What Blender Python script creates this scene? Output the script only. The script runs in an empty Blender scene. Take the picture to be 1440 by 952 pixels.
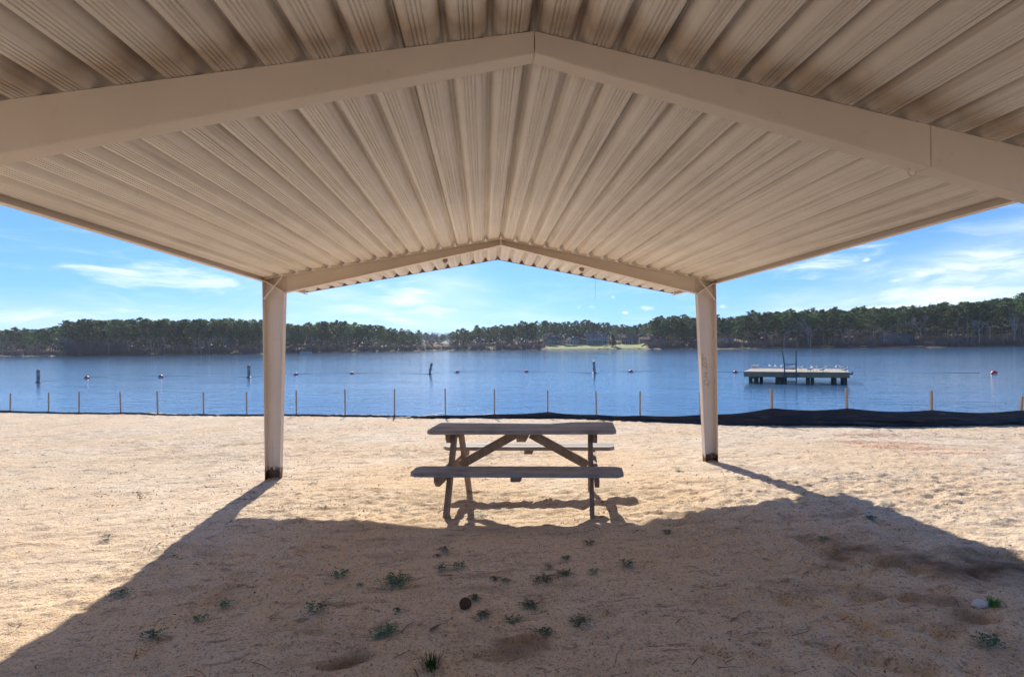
import bpy, bmesh, math, random
import numpy as np
from mathutils import Vector, Matrix
R = math.radians
HAZE = .00011
random.seed(7); rng = np.random.default_rng(11)
sc = bpy.context.scene
col = sc.collection

# ------------------------------------------------------------------ camera model
CAMP = dict(f=775.945, px=759.789, py=489.657, yaw=.1023, pitch=-.0032, roll=-.0122)
CX, CZ = -.2123, 1.57
def cam_axes():
    yw, pt, rl = CAMP['yaw'], CAMP['pitch'], CAMP['roll']
    F = np.array([math.sin(yw)*math.cos(pt), math.cos(yw)*math.cos(pt), math.sin(pt)])
    R0 = np.array([math.cos(yw), -math.sin(yw), 0.]); U0 = np.cross(R0, F)
    return math.cos(rl)*R0+math.sin(rl)*U0, -math.sin(rl)*R0+math.cos(rl)*U0, F
AR, AU, AF = cam_axes()
CAM = np.array([CX, 0., CZ])
def ray(x, y):
    return AF + AR*(x-CAMP['px'])/CAMP['f'] - AU*(y-CAMP['py'])/CAMP['f']
def on_z(x, y, z):
    d = ray(x, y); return CAM + d*(z-CZ)/d[2]
def at_dist(x, y, D):
    d = ray(x, y); return CAM + d*D
def on_ground(x, y):
    d = ray(x, y); t = 3.
    for _ in range(60):
        P = CAM+d*t
        g = float(ground_z(np.array([P[0]]), np.array([P[1]]))[0])
        t += (P[2]-g)/(-d[2])*.7
    return CAM+d*t

# ------------------------------------------------------------------ numpy noise
def vnoise(x, y, seed=0):
    xi = np.floor(x).astype(np.int64); yi = np.floor(y).astype(np.int64)
    fx = x-xi; fy = y-yi
    fx = fx*fx*fx*(fx*(fx*6-15)+10); fy = fy*fy*fy*(fy*(fy*6-15)+10)
    def h(a, b):
        n = (a*374761393 + b*668265263 + seed*982451653) & 0xffffffff
        n = ((n ^ (n >> 13))*1274126177) & 0xffffffff
        return ((n ^ (n >> 16)) & 0xffff)/65535.
    return (h(xi, yi)*(1-fx)+h(xi+1, yi)*fx)*(1-fy)+(h(xi, yi+1)*(1-fx)+h(xi+1, yi+1)*fx)*fy - .5

# ------------------------------------------------------------------ object helpers
class MB:
    """collects shapes, links them as ONE mesh object"""
    def __init__(s): s.v = []; s.f = []; s.mi = []; s.m = 0
    def add(s, vs, fs):
        b = len(s.v); s.v += [tuple(map(float, q)) for q in vs]
        s.f += [tuple(b+i for i in f) for f in fs]; s.mi += [s.m]*len(fs)
    def box(s, a, b, M=None):
        (x0, y0, z0), (x1, y1, z1) = a, b
        vs = [(x0,y0,z0),(x1,y0,z0),(x1,y1,z0),(x0,y1,z0),(x0,y0,z1),(x1,y0,z1),(x1,y1,z1),(x0,y1,z1)]
        if M is not None: vs = [tuple(M @ Vector(q)) for q in vs]
        s.add(vs, [(3,2,1,0),(4,5,6,7),(0,1,5,4),(1,2,6,5),(2,3,7,6),(3,0,4,7)])
    def bar(s, p, q, w, h, up=(0,0,1)):
        p, q = Vector(p), Vector(q); d = (q-p); L = d.length; d.normalize()
        up = Vector(up); x = d.cross(up)
        if x.length < 1e-4: x = d.cross(Vector((0,1,0)))
        x.normalize(); z = x.cross(d).normalized()
        vs = []
        for c in (p, q):
            for sx, sz in ((-1,-1),(1,-1),(1,1),(-1,1)):
                vs.append(tuple(c+x*sx*w/2+z*sz*h/2))
        s.add(vs, [(0,1,2,3),(7,6,5,4),(4,5,1,0),(5,6,2,1),(6,7,3,2),(7,4,0,3)])
    def tube(s, pts, rad, n=8, cap=True):
        pts = [Vector(p) for p in pts]
        if not hasattr(rad, '__len__'): rad = [rad]*len(pts)
        vs = []; fs = []
        prev = None
        for i, p in enumerate(pts):
            d = (pts[min(i+1, len(pts)-1)]-pts[max(i-1, 0)])
            d = d.normalized() if d.length > 1e-9 else Vector((0,0,1))
            if prev is None:
                a = d.cross(Vector((0.31,.2,.93)))
                if a.length < 1e-3: a = d.cross(Vector((1,0,0)))
            else:
                a = prev - d*prev.dot(d)
            a.normalize(); prev = a; b = d.cross(a)
            for k in range(n):
                t = 2*math.pi*k/n
                vs.append(tuple(p+(a*math.cos(t)+b*math.sin(t))*rad[i]))
        for i in range(len(pts)-1):
            for k in range(n):
                fs.append((i*n+k, i*n+(k+1) % n, (i+1)*n+(k+1) % n, (i+1)*n+k))
        if cap:
            fs.append(tuple(reversed(range(n)))); fs.append(tuple(range((len(pts)-1)*n, len(pts)*n)))
        s.add(vs, fs)
    def prism(s, poly, z0, z1, M=None):
        """poly in xy extruded from z0 to z1"""
        n = len(poly)
        vs = [(x, y, z0) for x, y in poly]+[(x, y, z1) for x, y in poly]
        if M is not None: vs = [tuple(M @ Vector(q)) for q in vs]
        s.add(vs, [tuple(reversed(range(n))), tuple(range(n, 2*n))]+[(i, (i+1) % n, n+(i+1) % n, n+i) for i in range(n)])
    def lathe(s, prof, n=16, c=(0,0,0)):
        """prof: list of (r,z)"""
        vs = []; fs = []
        for r, z in prof:
            for k in range(n):
                t = 2*math.pi*k/n; vs.append((c[0]+r*math.cos(t), c[1]+r*math.sin(t), c[2]+z))
        for i in range(len(prof)-1):
            for k in range(n): fs.append((i*n+k, i*n+(k+1) % n, (i+1)*n+(k+1) % n, (i+1)*n+k))
        fs.append(tuple(reversed(range(n)))); fs.append(tuple(range((len(prof)-1)*n, len(prof)*n)))
        s.add(vs, fs)
    def mesh(s, name, mats, smooth=False):
        me = bpy.data.meshes.new(name)
        me.from_pydata(s.v, [], s.f)
        for m in (mats if isinstance(mats, (list, tuple)) else [mats]): me.materials.append(m)
        me.polygons.foreach_set('material_index', s.mi)
        if smooth: me.polygons.foreach_set('use_smooth', [True]*len(s.f))
        me.update(); return me
    def build(s, name, mats, parent=None, smooth=False, bevel=0):
        o = bpy.data.objects.new(name, s.mesh(name, mats, smooth)); col.objects.link(o)
        if parent is not None: o.parent = parent
        if bevel:
            b = o.modifiers.new('b', 'BEVEL'); b.width = bevel; b.segments = 2; b.limit_method = 'ANGLE'
        return o
def tag(o, label=None, cat=None, group=None, kind=None):
    if label: o['label'] = label
    if cat: o['category'] = cat
    if group: o['group'] = group
    if kind: o['kind'] = kind
    return o
def empty(name, loc, label, cat, group=None, rz=0.):
    o = bpy.data.objects.new(name, None); o.empty_display_size = .1; col.objects.link(o)
    o.location = loc; o.rotation_euler = (0, 0, rz)
    return tag(o, label, cat, group)
def copy_tree(o, parent=None):
    c = o.copy(); col.objects.link(c)
    if parent is not None: c.parent = parent
    for ch in list(o.children): copy_tree(ch, c)
    return c
def np_mesh(name, V, F, mats, smooth=True):
    me = bpy.data.meshes.new(name)
    me.vertices.add(len(V)); me.vertices.foreach_set('co', np.asarray(V, np.float32).ravel())
    n = F.shape[1]
    me.loops.add(F.size); me.loops.foreach_set('vertex_index', F.astype(np.int32).ravel())
    me.polygons.add(len(F)); me.polygons.foreach_set('loop_start', (np.arange(len(F))*n).astype(np.int32))
    me.polygons.foreach_set('use_smooth', np.full(len(F), smooth))
    me.materials.append(mats); me.update(calc_edges=True); me.validate()
    return me

# ------------------------------------------------------------------ materials
def new_mat(name):
    m = bpy.data.materials.new(name); m.use_nodes = True
    nt = m.node_tree; b = nt.nodes['Principled BSDF']
    return m, nt, b
class NG:
    """terse node building"""
    def __init__(s, nt): s.nt = nt; s.N = nt.nodes; s.L = nt.links
    def n(s, t, **kw):
        o = s.N.new(t)
        for k, v in kw.items(): setattr(o, k, v)
        return o
    def link(s, a, b): s.L.new(a, b)
    def setin(s, sock, v):
        if hasattr(v, 'is_linked') or hasattr(v, 'links'): s.L.new(v, sock)
        else: sock.default_value = v
    def math(s, op, a, b=None, c=None, clamp=False):
        o = s.n('ShaderNodeMath', operation=op); o.use_clamp = clamp
        s.setin(o.inputs[0], a)
        if b is not None: s.setin(o.inputs[1], b)
        if c is not None: s.setin(o.inputs[2], c)
        return o.outputs[0]
    def mix(s, f, a, b, blend='MIX'):
        o = s.n('ShaderNodeMix', data_type='RGBA', blend_type=blend)
        s.setin(o.inputs[0], f); s.setin(o.inputs[6], a); s.setin(o.inputs[7], b)
        return o.outputs[2]
    def noise(s, vec, scale, detail=3, rough=.55, dist=0.):
        o = s.n('ShaderNodeTexNoise'); o.inputs['Scale'].default_value = scale
        o.inputs['Detail'].default_value = detail; o.inputs['Roughness'].default_value = rough
        o.inputs['Distortion'].default_value = dist
        if vec is not None: s.link(vec, o.inputs['Vector'])
        return o.outputs['Fac']
    def ramp(s, fac, a, b, ca=0., cb=1.):
        o = s.n('ShaderNodeMapRange'); o.inputs[1].default_value = a; o.inputs[2].default_value = b
        o.inputs[3].default_value = ca; o.inputs[4].default_value = cb; o.clamp = True
        o.interpolation_type = 'SMOOTHSTEP'
        s.setin(o.inputs[0], fac); return o.outputs[0]
    def mapping(s, vec, scale=(1,1,1), loc=(0,0,0), rot=(0,0,0)):
        o = s.n('ShaderNodeMapping'); o.inputs['Scale'].default_value = scale
        o.inputs['Location'].default_value = loc; o.inputs['Rotation'].default_value = rot
        s.link(vec, o.inputs['Vector']); return o.outputs[0]
    def bump(s, h, strength, dist, normal=None):
        o = s.n('ShaderNodeBump'); o.inputs['Strength'].default_value = strength
        o.inputs['Distance'].default_value = dist; s.link(h, o.inputs['Height'])
        if normal is not None: s.link(normal, o.inputs['Normal'])
        return o.outputs[0]
def rgb(r, g, b): return (r, g, b, 1.)
def simple_mat(name, c, c2=None, scale=6., rough=.6, stretch=(1,1,1), bump=0., spec=.4, coords='Object', metal=0., detail=4):
    m, nt, b = new_mat(name); g = NG(nt)
    tc = g.n('ShaderNodeTexCoord').outputs[coords]
    v = g.mapping(tc, stretch)
    n = g.noise(v, scale, detail)
    g.link(g.mix(g.ramp(n, .3, .7), rgb(*c), rgb(*(c2 or c))), b.inputs['Base Color'])
    b.inputs['Roughness'].default_value = rough; b.inputs['Specular IOR Level'].default_value = spec
    b.inputs['Metallic'].default_value = metal
    if bump: g.link(g.bump(n, 1., bump), b.inputs['Normal'])
    return m
M = {}
def mk_sand():
    m, nt, b = new_mat('coarse_sand'); g = NG(nt)
    pos = g.n('ShaderNodeNewGeometry').outputs['Position']
    big = g.noise(pos, .45, 4, .55); mid = g.noise(pos, 2.3, 5, .6)
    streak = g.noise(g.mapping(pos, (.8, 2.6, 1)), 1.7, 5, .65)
    fine = g.noise(pos, 26., 4, .7)
    grain = g.n('ShaderNodeTexVoronoi'); grain.inputs['Scale'].default_value = 170.; g.link(pos, grain.inputs['Vector'])
    gc = g.n('ShaderNodeSeparateColor'); g.link(grain.outputs['Color'], gc.inputs[0])
    grain2 = g.n('ShaderNodeTexVoronoi'); grain2.inputs['Scale'].default_value = 85.; g.link(pos, grain2.inputs['Vector'])
    gc2 = g.n('ShaderNodeSeparateColor'); g.link(grain2.outputs['Color'], gc2.inputs[0])
    c = g.mix(g.ramp(big, .35, .65), rgb(.73,.515,.305), rgb(.75,.59,.415))
    c = g.mix(g.math('MULTIPLY', g.ramp(mid, .48, .72), .5), c, rgb(.42,.29,.165))
    c = g.mix(g.math('MULTIPLY', g.ramp(streak, .53, .68), .6), c, rgb(.34,.235,.14))  # these streaks and the flecks below mix debris with bump shade put into colour
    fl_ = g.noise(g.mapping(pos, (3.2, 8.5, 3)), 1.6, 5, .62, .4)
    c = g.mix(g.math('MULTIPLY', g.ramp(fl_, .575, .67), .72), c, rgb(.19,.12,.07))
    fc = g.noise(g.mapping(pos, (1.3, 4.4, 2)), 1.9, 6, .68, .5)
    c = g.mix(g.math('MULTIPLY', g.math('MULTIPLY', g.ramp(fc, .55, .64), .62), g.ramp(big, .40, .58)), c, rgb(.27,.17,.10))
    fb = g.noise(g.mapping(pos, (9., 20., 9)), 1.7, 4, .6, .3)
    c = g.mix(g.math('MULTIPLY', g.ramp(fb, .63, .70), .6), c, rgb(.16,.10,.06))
    # individual grains: pale quartz and dark bits
    c = g.mix(g.ramp(gc.outputs[0], .0, 1., .0, .30), c, rgb(.84,.74,.60))
    c = g.mix(g.math('MULTIPLY', g.ramp(gc.outputs[1], .80, .95), .55), c, rgb(.17,.115,.075))
    c = g.mix(g.math('MULTIPLY', g.ramp(gc2.outputs[1], .86, .97), .5), c, rgb(.19,.13,.085))
    c = g.mix(g.math('MULTIPLY', g.ramp(gc2.outputs[0], .93, .98), .35), c, rgb(.86,.80,.70))
    # damp dark dirt and red clay washed over the sand
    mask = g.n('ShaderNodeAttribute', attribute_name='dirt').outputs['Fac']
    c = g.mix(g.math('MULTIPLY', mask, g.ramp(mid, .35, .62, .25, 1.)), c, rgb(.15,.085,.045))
    red = g.n('ShaderNodeAttribute', attribute_name='clay').outputs['Fac']
    c = g.mix(g.math('MULTIPLY', red, g.ramp(fine, .42, .58, .2, 1.)), c, rgb(.36,.10,.045))
    g.link(c, b.inputs['Base Color'])
    b.inputs['Roughness'].default_value = .95; b.inputs['Specular IOR Level'].default_value = .15
    h1 = g.bump(g.noise(pos, 9., 5, .65), .55, .05)
    h2 = g.bump(fine, .8, .025, h1)
    h3 = g.bump(gc.outputs[2], .7, .007, h2)
    h4 = g.bump(gc2.outputs[2], .25, .012, h3)
    g.link(h4, b.inputs['Normal'])
    return m
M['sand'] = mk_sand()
def mk_paint(name, base, old, rust=.0, stain_at=(), ground_rust=0., rand=0.04):
    m, nt, b = new_mat(name); g = NG(nt)
    tc = g.n('ShaderNodeTexCoord').outputs['Object']
    pos = g.n('ShaderNodeNewGeometry').outputs['Position']
    n1 = g.noise(pos, 1.3, 5, .6); n2 = g.noise(pos, 14., 4, .6)
    c = g.mix(g.ramp(n1, .3, .7), rgb(*base), rgb(*old))
    c = g.mix(g.math('MULTIPLY', g.ramp(n2, .55, .8), .25), c, rgb(old[0]*.75, old[1]*.7, old[2]*.62))
    oi = g.n('ShaderNodeObjectInfo').outputs['Random']
    hs = g.n('ShaderNodeHueSaturation'); g.link(c, hs.inputs['Color'])
    g.link(g.math('MULTIPLY_ADD', oi, rand*2, 1-rand), hs.inputs['Value']); c = hs.outputs[0]
    sp = g.n('ShaderNodeSeparateXYZ'); g.link(pos, sp.inputs[0])
    if rust:
        vn = g.mapping(pos, (1, .35, 1))
        rn = g.noise(vn, 5.5, 5, .62)
        tot = None
        for y0, wdt in stain_at:
            d = g.math('ABSOLUTE', g.math('SUBTRACT', sp.outputs[1], y0))
            k = g.ramp(g.math('ADD', d, g.math('MULTIPLY', rn, wdt*1.3)), wdt*.6, wdt*1.75, 1., 0.)
            tot = k if tot is None else g.math('MAXIMUM', tot, k)
        spots = g.math('MULTIPLY', g.ramp(g.noise(vn, 3.4, 5, .65), .66, .76), .4)
        tot = g.math('MAXIMUM', tot, spots) if tot is not None else spots
        rc = g.mix(g.ramp(g.noise(pos, 9., 3), .35, .65), rgb(.50,.34,.17), rgb(.30,.205,.12))
        c = g.mix(g.math('MULTIPLY', tot, rust), c, rc)
        if name.startswith('weathered'):
            d1 = g.noise(g.mapping(pos, (1, .005, .1)), 80., 3, .6); d2 = g.noise(g.mapping(pos, (1, .5, .5)), 2.2, 4, .6)
            c = g.mix(g.math('MULTIPLY', g.math('MULTIPLY', g.ramp(d1, .50, .62), .33), g.ramp(d2, .35, .6, .35, 1.)), c, rgb(.25,.19,.14))
    if ground_rust:
        rn = g.noise(pos, 16., 4, .6)
        k = g.ramp(g.math('ADD', sp.outputs[2], g.math('MULTIPLY', rn, .22)), ground_rust-.03, ground_rust+.05, 1., 0.)
        c = g.mix(k, c, g.mix(n2, rgb(.05,.025,.014), rgb(.16,.075,.035)))
        st = g.noise(g.mapping(pos, (9, 9, .5)), 3., 4)
        c = g.mix(g.math('MULTIPLY', g.ramp(st, .58, .75), .35), c, rgb(.40,.25,.13))
    g.link(c, b.inputs['Base Color'])
    b.inputs['Roughness'].default_value = .5; b.inputs['Specular IOR Level'].default_value = .35
    g.link(g.bump(n2, .15, .004), b.inputs['Normal'])
    return m
M['roof'] = mk_paint('weathered_cream_sheet', (.81,.765,.70), (.73,.685,.625), .62, ((2.42,.19),(2.76,.17),(7.38,.05),(-2.5,.2)))
M['frame'] = mk_paint('cream_steel_paint', (.74,.65,.56), (.69,.60,.51), .75)
M['post'] = mk_paint('cream_post_paint', (.74,.65,.56), (.69,.60,.51), .5, (), .12)
M['seam'] = simple_mat('dark_seam', (.10,.06,.035), (.16,.10,.06), 20)
M['trim'] = simple_mat('brown_trim', (.16,.10,.075), (.22,.15,.11), 5)
M['ochre'] = simple_mat('ochre_marks', (.50,.36,.17), (.60,.46,.28), 30)
def mk_wood(name, a, b_, axis=(1,14,14), rough=.8):
    m, nt, b = new_mat(name); g = NG(nt)
    tc = g.n('ShaderNodeTexCoord').outputs['Object']
    v = g.mapping(tc, axis)
    n = g.noise(v, 4.5, 8, .72, .6); n2 = g.noise(tc, 2.5, 3)
    knots = g.noise(g.mapping(tc, (2.2,7,7)), 2.2, 2, .5)
    c = g.mix(g.ramp(n, .3, .7), rgb(*a), rgb(*b_))
    c = g.mix(g.math('MULTIPLY', g.ramp(n2, .45, .75), .5), c, rgb(a[0]*.6, a[1]*.62, a[2]*.7))
    c = g.mix(g.math('MULTIPLY', g.ramp(knots, .68, .76), .7), c, rgb(.05,.035,.025))
    g.link(c, b.inputs['Base Color']); b.inputs['Roughness'].default_value = rough
    b.inputs['Specular IOR Level'].default_value = .3
    g.link(g.bump(n, .5, .004), b.inputs['Normal'])
    return m
M['wood_top'] = mk_wood('grey_weathered_wood', (.23,.21,.20), (.40,.37,.35))
M['wood_leg'] = mk_wood('brown_weathered_wood', (.22,.15,.105), (.32,.235,.17), (6,6,2))
M['stake'] = mk_wood('raw_stake_wood', (.28,.215,.16), (.40,.32,.25), (14,14,1))
M['dock_wood'] = mk_wood('dock_boards', (.35,.30,.225), (.47,.41,.325), (1,1,1))
M['dock_dark'] = mk_wood('wet_dock_posts', (.06,.055,.035), (.11,.10,.06), (4,4,1))
M['dock_side'] = mk_wood('dock_skirt', (.21,.165,.10), (.31,.25,.16), (1,1,8))
def mk_fabric():
    m, nt, b = new_mat('black_woven_fabric'); g = NG(nt)
    pos = g.n('ShaderNodeNewGeometry').outputs['Position']
    n = g.noise(g.mapping(pos, (1.2,1.2,9)), 2.5, 5, .6)
    dust_folds = g.noise(g.mapping(pos, (.7,.7,7)), 3.3, 5, .65)
    c = g.mix(g.math('MULTIPLY', g.ramp(dust_folds, .50, .68), .75), rgb(.011,.012,.018), rgb(.11,.075,.06))  # brown streaks put light on the folds into the colour, along with dust
    g.link(c, b.inputs['Base Color']); b.inputs['Roughness'].default_value = .36
    g.link(g.bump(n, .9, .06), b.inputs['Normal']); return m
M['fabric'] = mk_fabric()
def mk_water():
    m, nt, b = new_mat('lake_water'); g = NG(nt)
    pos = g.n('ShaderNodeNewGeometry').outputs['Position']
    sp = g.n('ShaderNodeSeparateXYZ'); g.link(pos, sp.inputs[0])
    v = g.mapping(pos, (1, 1, 1), (0,0,0), (0,0,R(24)))
    w1 = g.noise(g.mapping(v, (.55, 1.5, 1)), 1.0, 4, .55, .3)
    w2 = g.noise(g.mapping(v, (1.5, 3.2, 1)), 2.0, 3, .55, .2)
    w3 = g.noise(g.mapping(v, (.12, .3, 1)), .8, 3)
    patches = g.noise(g.mapping(v, (.012, .035, 1)), 1., 4, .6)
    h = g.math('ADD', g.math('MULTIPLY', w1, .75), g.math('MULTIPLY', w2, .32))
    h = g.math('ADD', h, g.math('MULTIPLY', w3, 1.0))
    h = g.math('MULTIPLY', h, g.ramp(patches, .3, .7, .55, 1.25))
    g.link(g.bump(h, 1., .058), b.inputs['Normal'])
    b.inputs['Base Color'].default_value = rgb(.075,.165,.29)
    b.inputs['Roughness'].default_value = .07; b.inputs['IOR'].default_value = 1.333
    return m
M['water'] = mk_water()
def mk_leaf(name, a, b_, rough=.6, trans=.25):
    m, nt, b = new_mat(name); g = NG(nt)
    pos = g.n('ShaderNodeTexCoord').outputs['Object']
    oi = g.n('ShaderNodeObjectInfo').outputs['Random']
    n = g.noise(pos, .9, 3)
    c = g.mix(g.ramp(n, .3, .7), rgb(*a), rgb(*b_))
    hs = g.n('ShaderNodeHueSaturation'); g.link(c, hs.inputs['Color'])
    g.link(g.math('MULTIPLY_ADD', oi, .07, .455), hs.inputs['Hue'])
    g.link(g.math('MULTIPLY_ADD', oi, .85, .6), hs.inputs['Value'])
    g.link(hs.outputs[0], b.inputs['Base Color']); b.inputs['Roughness'].default_value = rough
    b.inputs['Specular IOR Level'].default_value = .25
    tr = g.n('ShaderNodeBsdfTranslucent'); g.link(hs.outputs[0], tr.inputs[0])
    mx = g.n('ShaderNodeMixShader'); mx.inputs[0].default_value = trans
    g.link(b.outputs[0], mx.inputs[1]); g.link(tr.outputs[0], mx.inputs[2])
    out = [q for q in nt.nodes if q.type == 'OUTPUT_MATERIAL'][0]
    g.link(mx.outputs[0], out.inputs['Surface'])
    return m
M['pine'] = mk_leaf('pine_needles', (.055,.095,.035), (.12,.17,.065), .6, .38)
M['pine_far'] = mk_leaf('pine_needles_far', (.05,.088,.04), (.095,.14,.06), .6, .35)
M['cedar'] = mk_leaf('cedar_needles', (.025,.05,.022), (.045,.075,.03))
M['weed'] = mk_leaf('weed_leaves', (.045,.10,.035), (.08,.16,.06))
M['weed_grey'] = mk_leaf('grey_green_leaves', (.10,.135,.075), (.14,.17,.10))
M['grass_bright'] = mk_leaf('grass_blades', (.07,.17,.03), (.11,.24,.05))
M['bark'] = simple_mat('pine_bark', (.16,.125,.105), (.27,.22,.185), 3., .9, (3,3,.6))
M['bare'] = simple_mat('bare_twigs', (.29,.25,.24), (.40,.355,.345), 2., .9)
M['brush'] = simple_mat('brushwood', (.105,.088,.085), (.19,.155,.145), .5, .9)
M['litter_far'] = simple_mat('leaf_litter', (.11,.075,.05), (.18,.125,.085), .12, .95, coords='Object')
M['lawn'] = simple_mat('mown_lawn', (.17,.22,.06), (.26,.28,.10), .15, .95)
M['landing'] = simple_mat('pale_landing_sand', (.42,.33,.25), (.50,.40,.31), .5, .95)
M['white'] = simple_mat('white_paint', (.74,.74,.73), (.66,.66,.66), 4, .5)
M['red'] = simple_mat('red_plastic', (.50,.035,.02), (.40,.03,.025), 4, .35)
M['tube'] = simple_mat('weathered_tube', (.30,.29,.28), (.40,.39,.37), 4, .6)
M['orange'] = simple_mat('orange_band', (.55,.14,.025), (.45,.11,.03), 4, .5)
M['black'] = simple_mat('black_rubber', (.02,.02,.02), (.03,.03,.03), 4, .5)
M['rope'] = simple_mat('wet_rope', (.06,.06,.06), (.10,.10,.09), 9, .8)
M['steel'] = simple_mat('galvanised_steel', (.30,.31,.33), (.42,.43,.45), 5, .35, metal=.8)
M['ladder'] = simple_mat('dark_ladder_metal', (.06,.065,.075), (.11,.115,.125), 5, .4)
M['gull_white'] = simple_mat('white_feathers', (.78,.78,.76), (.70,.70,.69), 9, .8)
M['gull_grey'] = simple_mat('grey_feathers', (.22,.23,.25), (.30,.31,.33), 9, .8)
M['beak'] = simple_mat('yellow_beak', (.45,.28,.04), (.40,.22,.04), 9, .5)
M['cone'] = simple_mat('cone_scales', (.07,.035,.02), (.15,.08,.045), 30, .8)
M['deadleaf'] = simple_mat('dead_leaf', (.10,.05,.025), (.18,.10,.05), 20, .8)
M['twig'] = simple_mat('dry_twigs', (.085,.05,.03), (.16,.105,.065), 20, .9)
M['stone'] = simple_mat('pale_stone', (.66,.65,.66), (.52,.50,.50), 14, .7, bump=.01)
M['nest'] = simple_mat('mud_nest', (.22,.17,.13), (.30,.24,.18), 40, .9)
M['thread'] = simple_mat('grey_thread', (.55,.52,.48), (.5,.47,.43), 9, .8)
M['glass'] = simple_mat('window_glass', (.03,.04,.05), (.05,.06,.07), 2, .1, spec=.8)
def house_mat(n, c): return simple_mat(n, c, tuple(q*.85 for q in c), 1.5, .7, (1,1,6))
M['h_blue'] = house_mat('blue_grey_siding', (.20,.25,.31)); M['h_pale'] = house_mat('pale_siding', (.42,.44,.45))
M['h_grey'] = house_mat('grey_siding', (.27,.29,.33)); M['h_dark'] = house_mat('dark_siding', (.10,.085,.08))
M['h_brick'] = house_mat('red_brick', (.26,.13,.09)); M['h_tan'] = house_mat('tan_siding', (.55,.33,.17))
M['shingle'] = simple_mat('grey_shingles', (.09,.09,.10), (.15,.15,.16), 2, .9)
M['shingle_b'] = simple_mat('brown_shingles', (.10,.065,.05), (.15,.10,.08), 2, .9)

# ------------------------------------------------------------------ ground
LAKE = -1.13
FX = np.array([-250,-60,-18.7,-2.9,1.6,6.4,8.2,10.6,13.5,30,60,250.])
FY = np.array([125,43,24,17,15.3,12.,11.45,10.95,10.7,9.,6.,2.])
def fence_y(x): return np.interp(x, FX, FY)
prints = []
for _ in range(330):
    x = rng.uniform(-14, 13); y = rng.uniform(1.2, 15)
    if y < 5 and x < 1.5 or rng.random() < .35: x = rng.uniform(1.4, 6.5); y = rng.uniform(1.6, 8)
    prints.append((x, y, rng.uniform(0, math.pi), rng.uniform(.07,.16), rng.uniform(.04,.07), rng.uniform(.004,.013)))
for x0_, y0_, a_, n_ in ((2.0,2.2,.5,9),(3.9,2.6,1.9,9),(1.6,4.4,.25,8),(-2.2,2.6,1.2,5)):      # walked trails
    for k in range(n_):
        sd_ = .10*(-1)**k
        prints.append((x0_+k*.48*math.cos(a_)-sd_*math.sin(a_), y0_+k*.48*math.sin(a_)+sd_*math.cos(a_), a_+rng.uniform(-.15,.15), .13, .052, rng.uniform(.014,.022)))
# drag marks and dug hollows seen in the shaded sand on the right: pixel ends, width, depth
ruts_px = [((1180,862),(1235,884),.05,.03),((1175,915),(1300,948),.07,.035),((1000,911),(1080,925),.05,.02),
           ((1100,838),(1150,848),.06,.02),((1230,790),(1290,800),.07,.02)]
hollow_px = [(1178,722,.13,.035),(1163,796,.12,.035),(1208,825,.12,.03),(1210,839,.13,.03),(1265,838,.12,.03),(1318,831,.13,.03),
             (1370,870,.14,.035),(1300,887,.10,.03),(1330,894,.11,.03),(1100,768,.12,.02),(1140,762,.11,.03),(1240,770,.16,.02),
             (1310,785,.2,.03),(1400,785,.2,.03),(735,900,.10,.03),(480,932,.12,.03),(440,880,.1,.02),(700,918,.12,.02)]
RUTS = []; HOLL = []
def base_z(x, y):
    z = np.where(y > 5.3, -.045*(y-5.3), -.02*(y-5.3))
    z = np.where(y < -20, .5, z)
    s = (y-fence_y(x)-.7)
    z = z - np.where(s > 0, .26*s, 0.)
    return np.maximum(z, -4.)
def ground_z(x, y):
    return base_z(x, y)
def detail_z(x, y):
    z = .045*vnoise(x*.55, y*.55, 1)+.014*vnoise(x*1.5, y*1.9, 2)+.009*vnoise(x*3.6, y*4.6, 3)
    rough = .8+1.5*np.clip(vnoise(x*.5+3, y*.7, 12)*3+.2, 0, 1)
    z += .012*np.clip(vnoise(x*6.5, y*17, 14)*2.6-.45, 0, 1)*np.clip(rough-.3, 0, 1.2)
    z += rough*(.013*vnoise(x*7., y*11, 4)+.011*vnoise(x*15, y*22, 5)+.006*vnoise(x*27, y*34, 6))
    # trodden clods lying in patches
    p = np.clip(vnoise(x*.8+9, y*.8, 8)*3+.2, 0, 1)
    z += p*.014*np.clip(vnoise(x*6, y*8, 6)*2, -.2, 1)
    for (px, py, a, l, w, d) in prints+HOLL:
        m = (np.abs(x-px) < .5) & (np.abs(y-py) < .5)
        if not m.any(): continue
        dx = x[m]-px; dy = y[m]-py
        u = (dx*math.cos(a)+dy*math.sin(a))/l; v = (-dx*math.sin(a)+dy*math.cos(a))/w
        r2 = u*u+v*v
        z[m] += -d*np.exp(-r2*1.1)+d*.55*np.exp(-((np.sqrt(r2)-1.5)**2)*5)
    for (a, b, w, d) in RUTS:
        m = (x > min(a[0], b[0])-.3) & (x < max(a[0], b[0])+.3) & (y > min(a[1], b[1])-.3) & (y < max(a[1], b[1])+.3)
        if not m.any(): continue
        ex, ey = b[0]-a[0], b[1]-a[1]; L2 = ex*ex+ey*ey
        t = np.clip(((x[m]-a[0])*ex+(y[m]-a[1])*ey)/L2, 0, 1)
        q = np.hypot(x[m]-a[0]-t*ex, y[m]-a[1]-t*ey + .03*np.sin(t*9))/w
        z[m] += -d*np.exp(-q*q)+d*.5*np.exp(-((q-1.5)**2)*4)
    return z
for a, b, w, d in ruts_px: RUTS.append((on_ground(*a)[:2], on_ground(*b)[:2], w, d))
for x, y, w, d in hollow_px:
    P = on_ground(x, y); HOLL.append((P[0], P[1], rng.uniform(-.4,.4), w*.9, w*.45, d*.62))
def axis_pts(segs):
    out = []
    for a, b, s in segs: out += list(np.arange(a, b, s))
    out.append(segs[-1][1]); return np.array(out)
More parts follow.
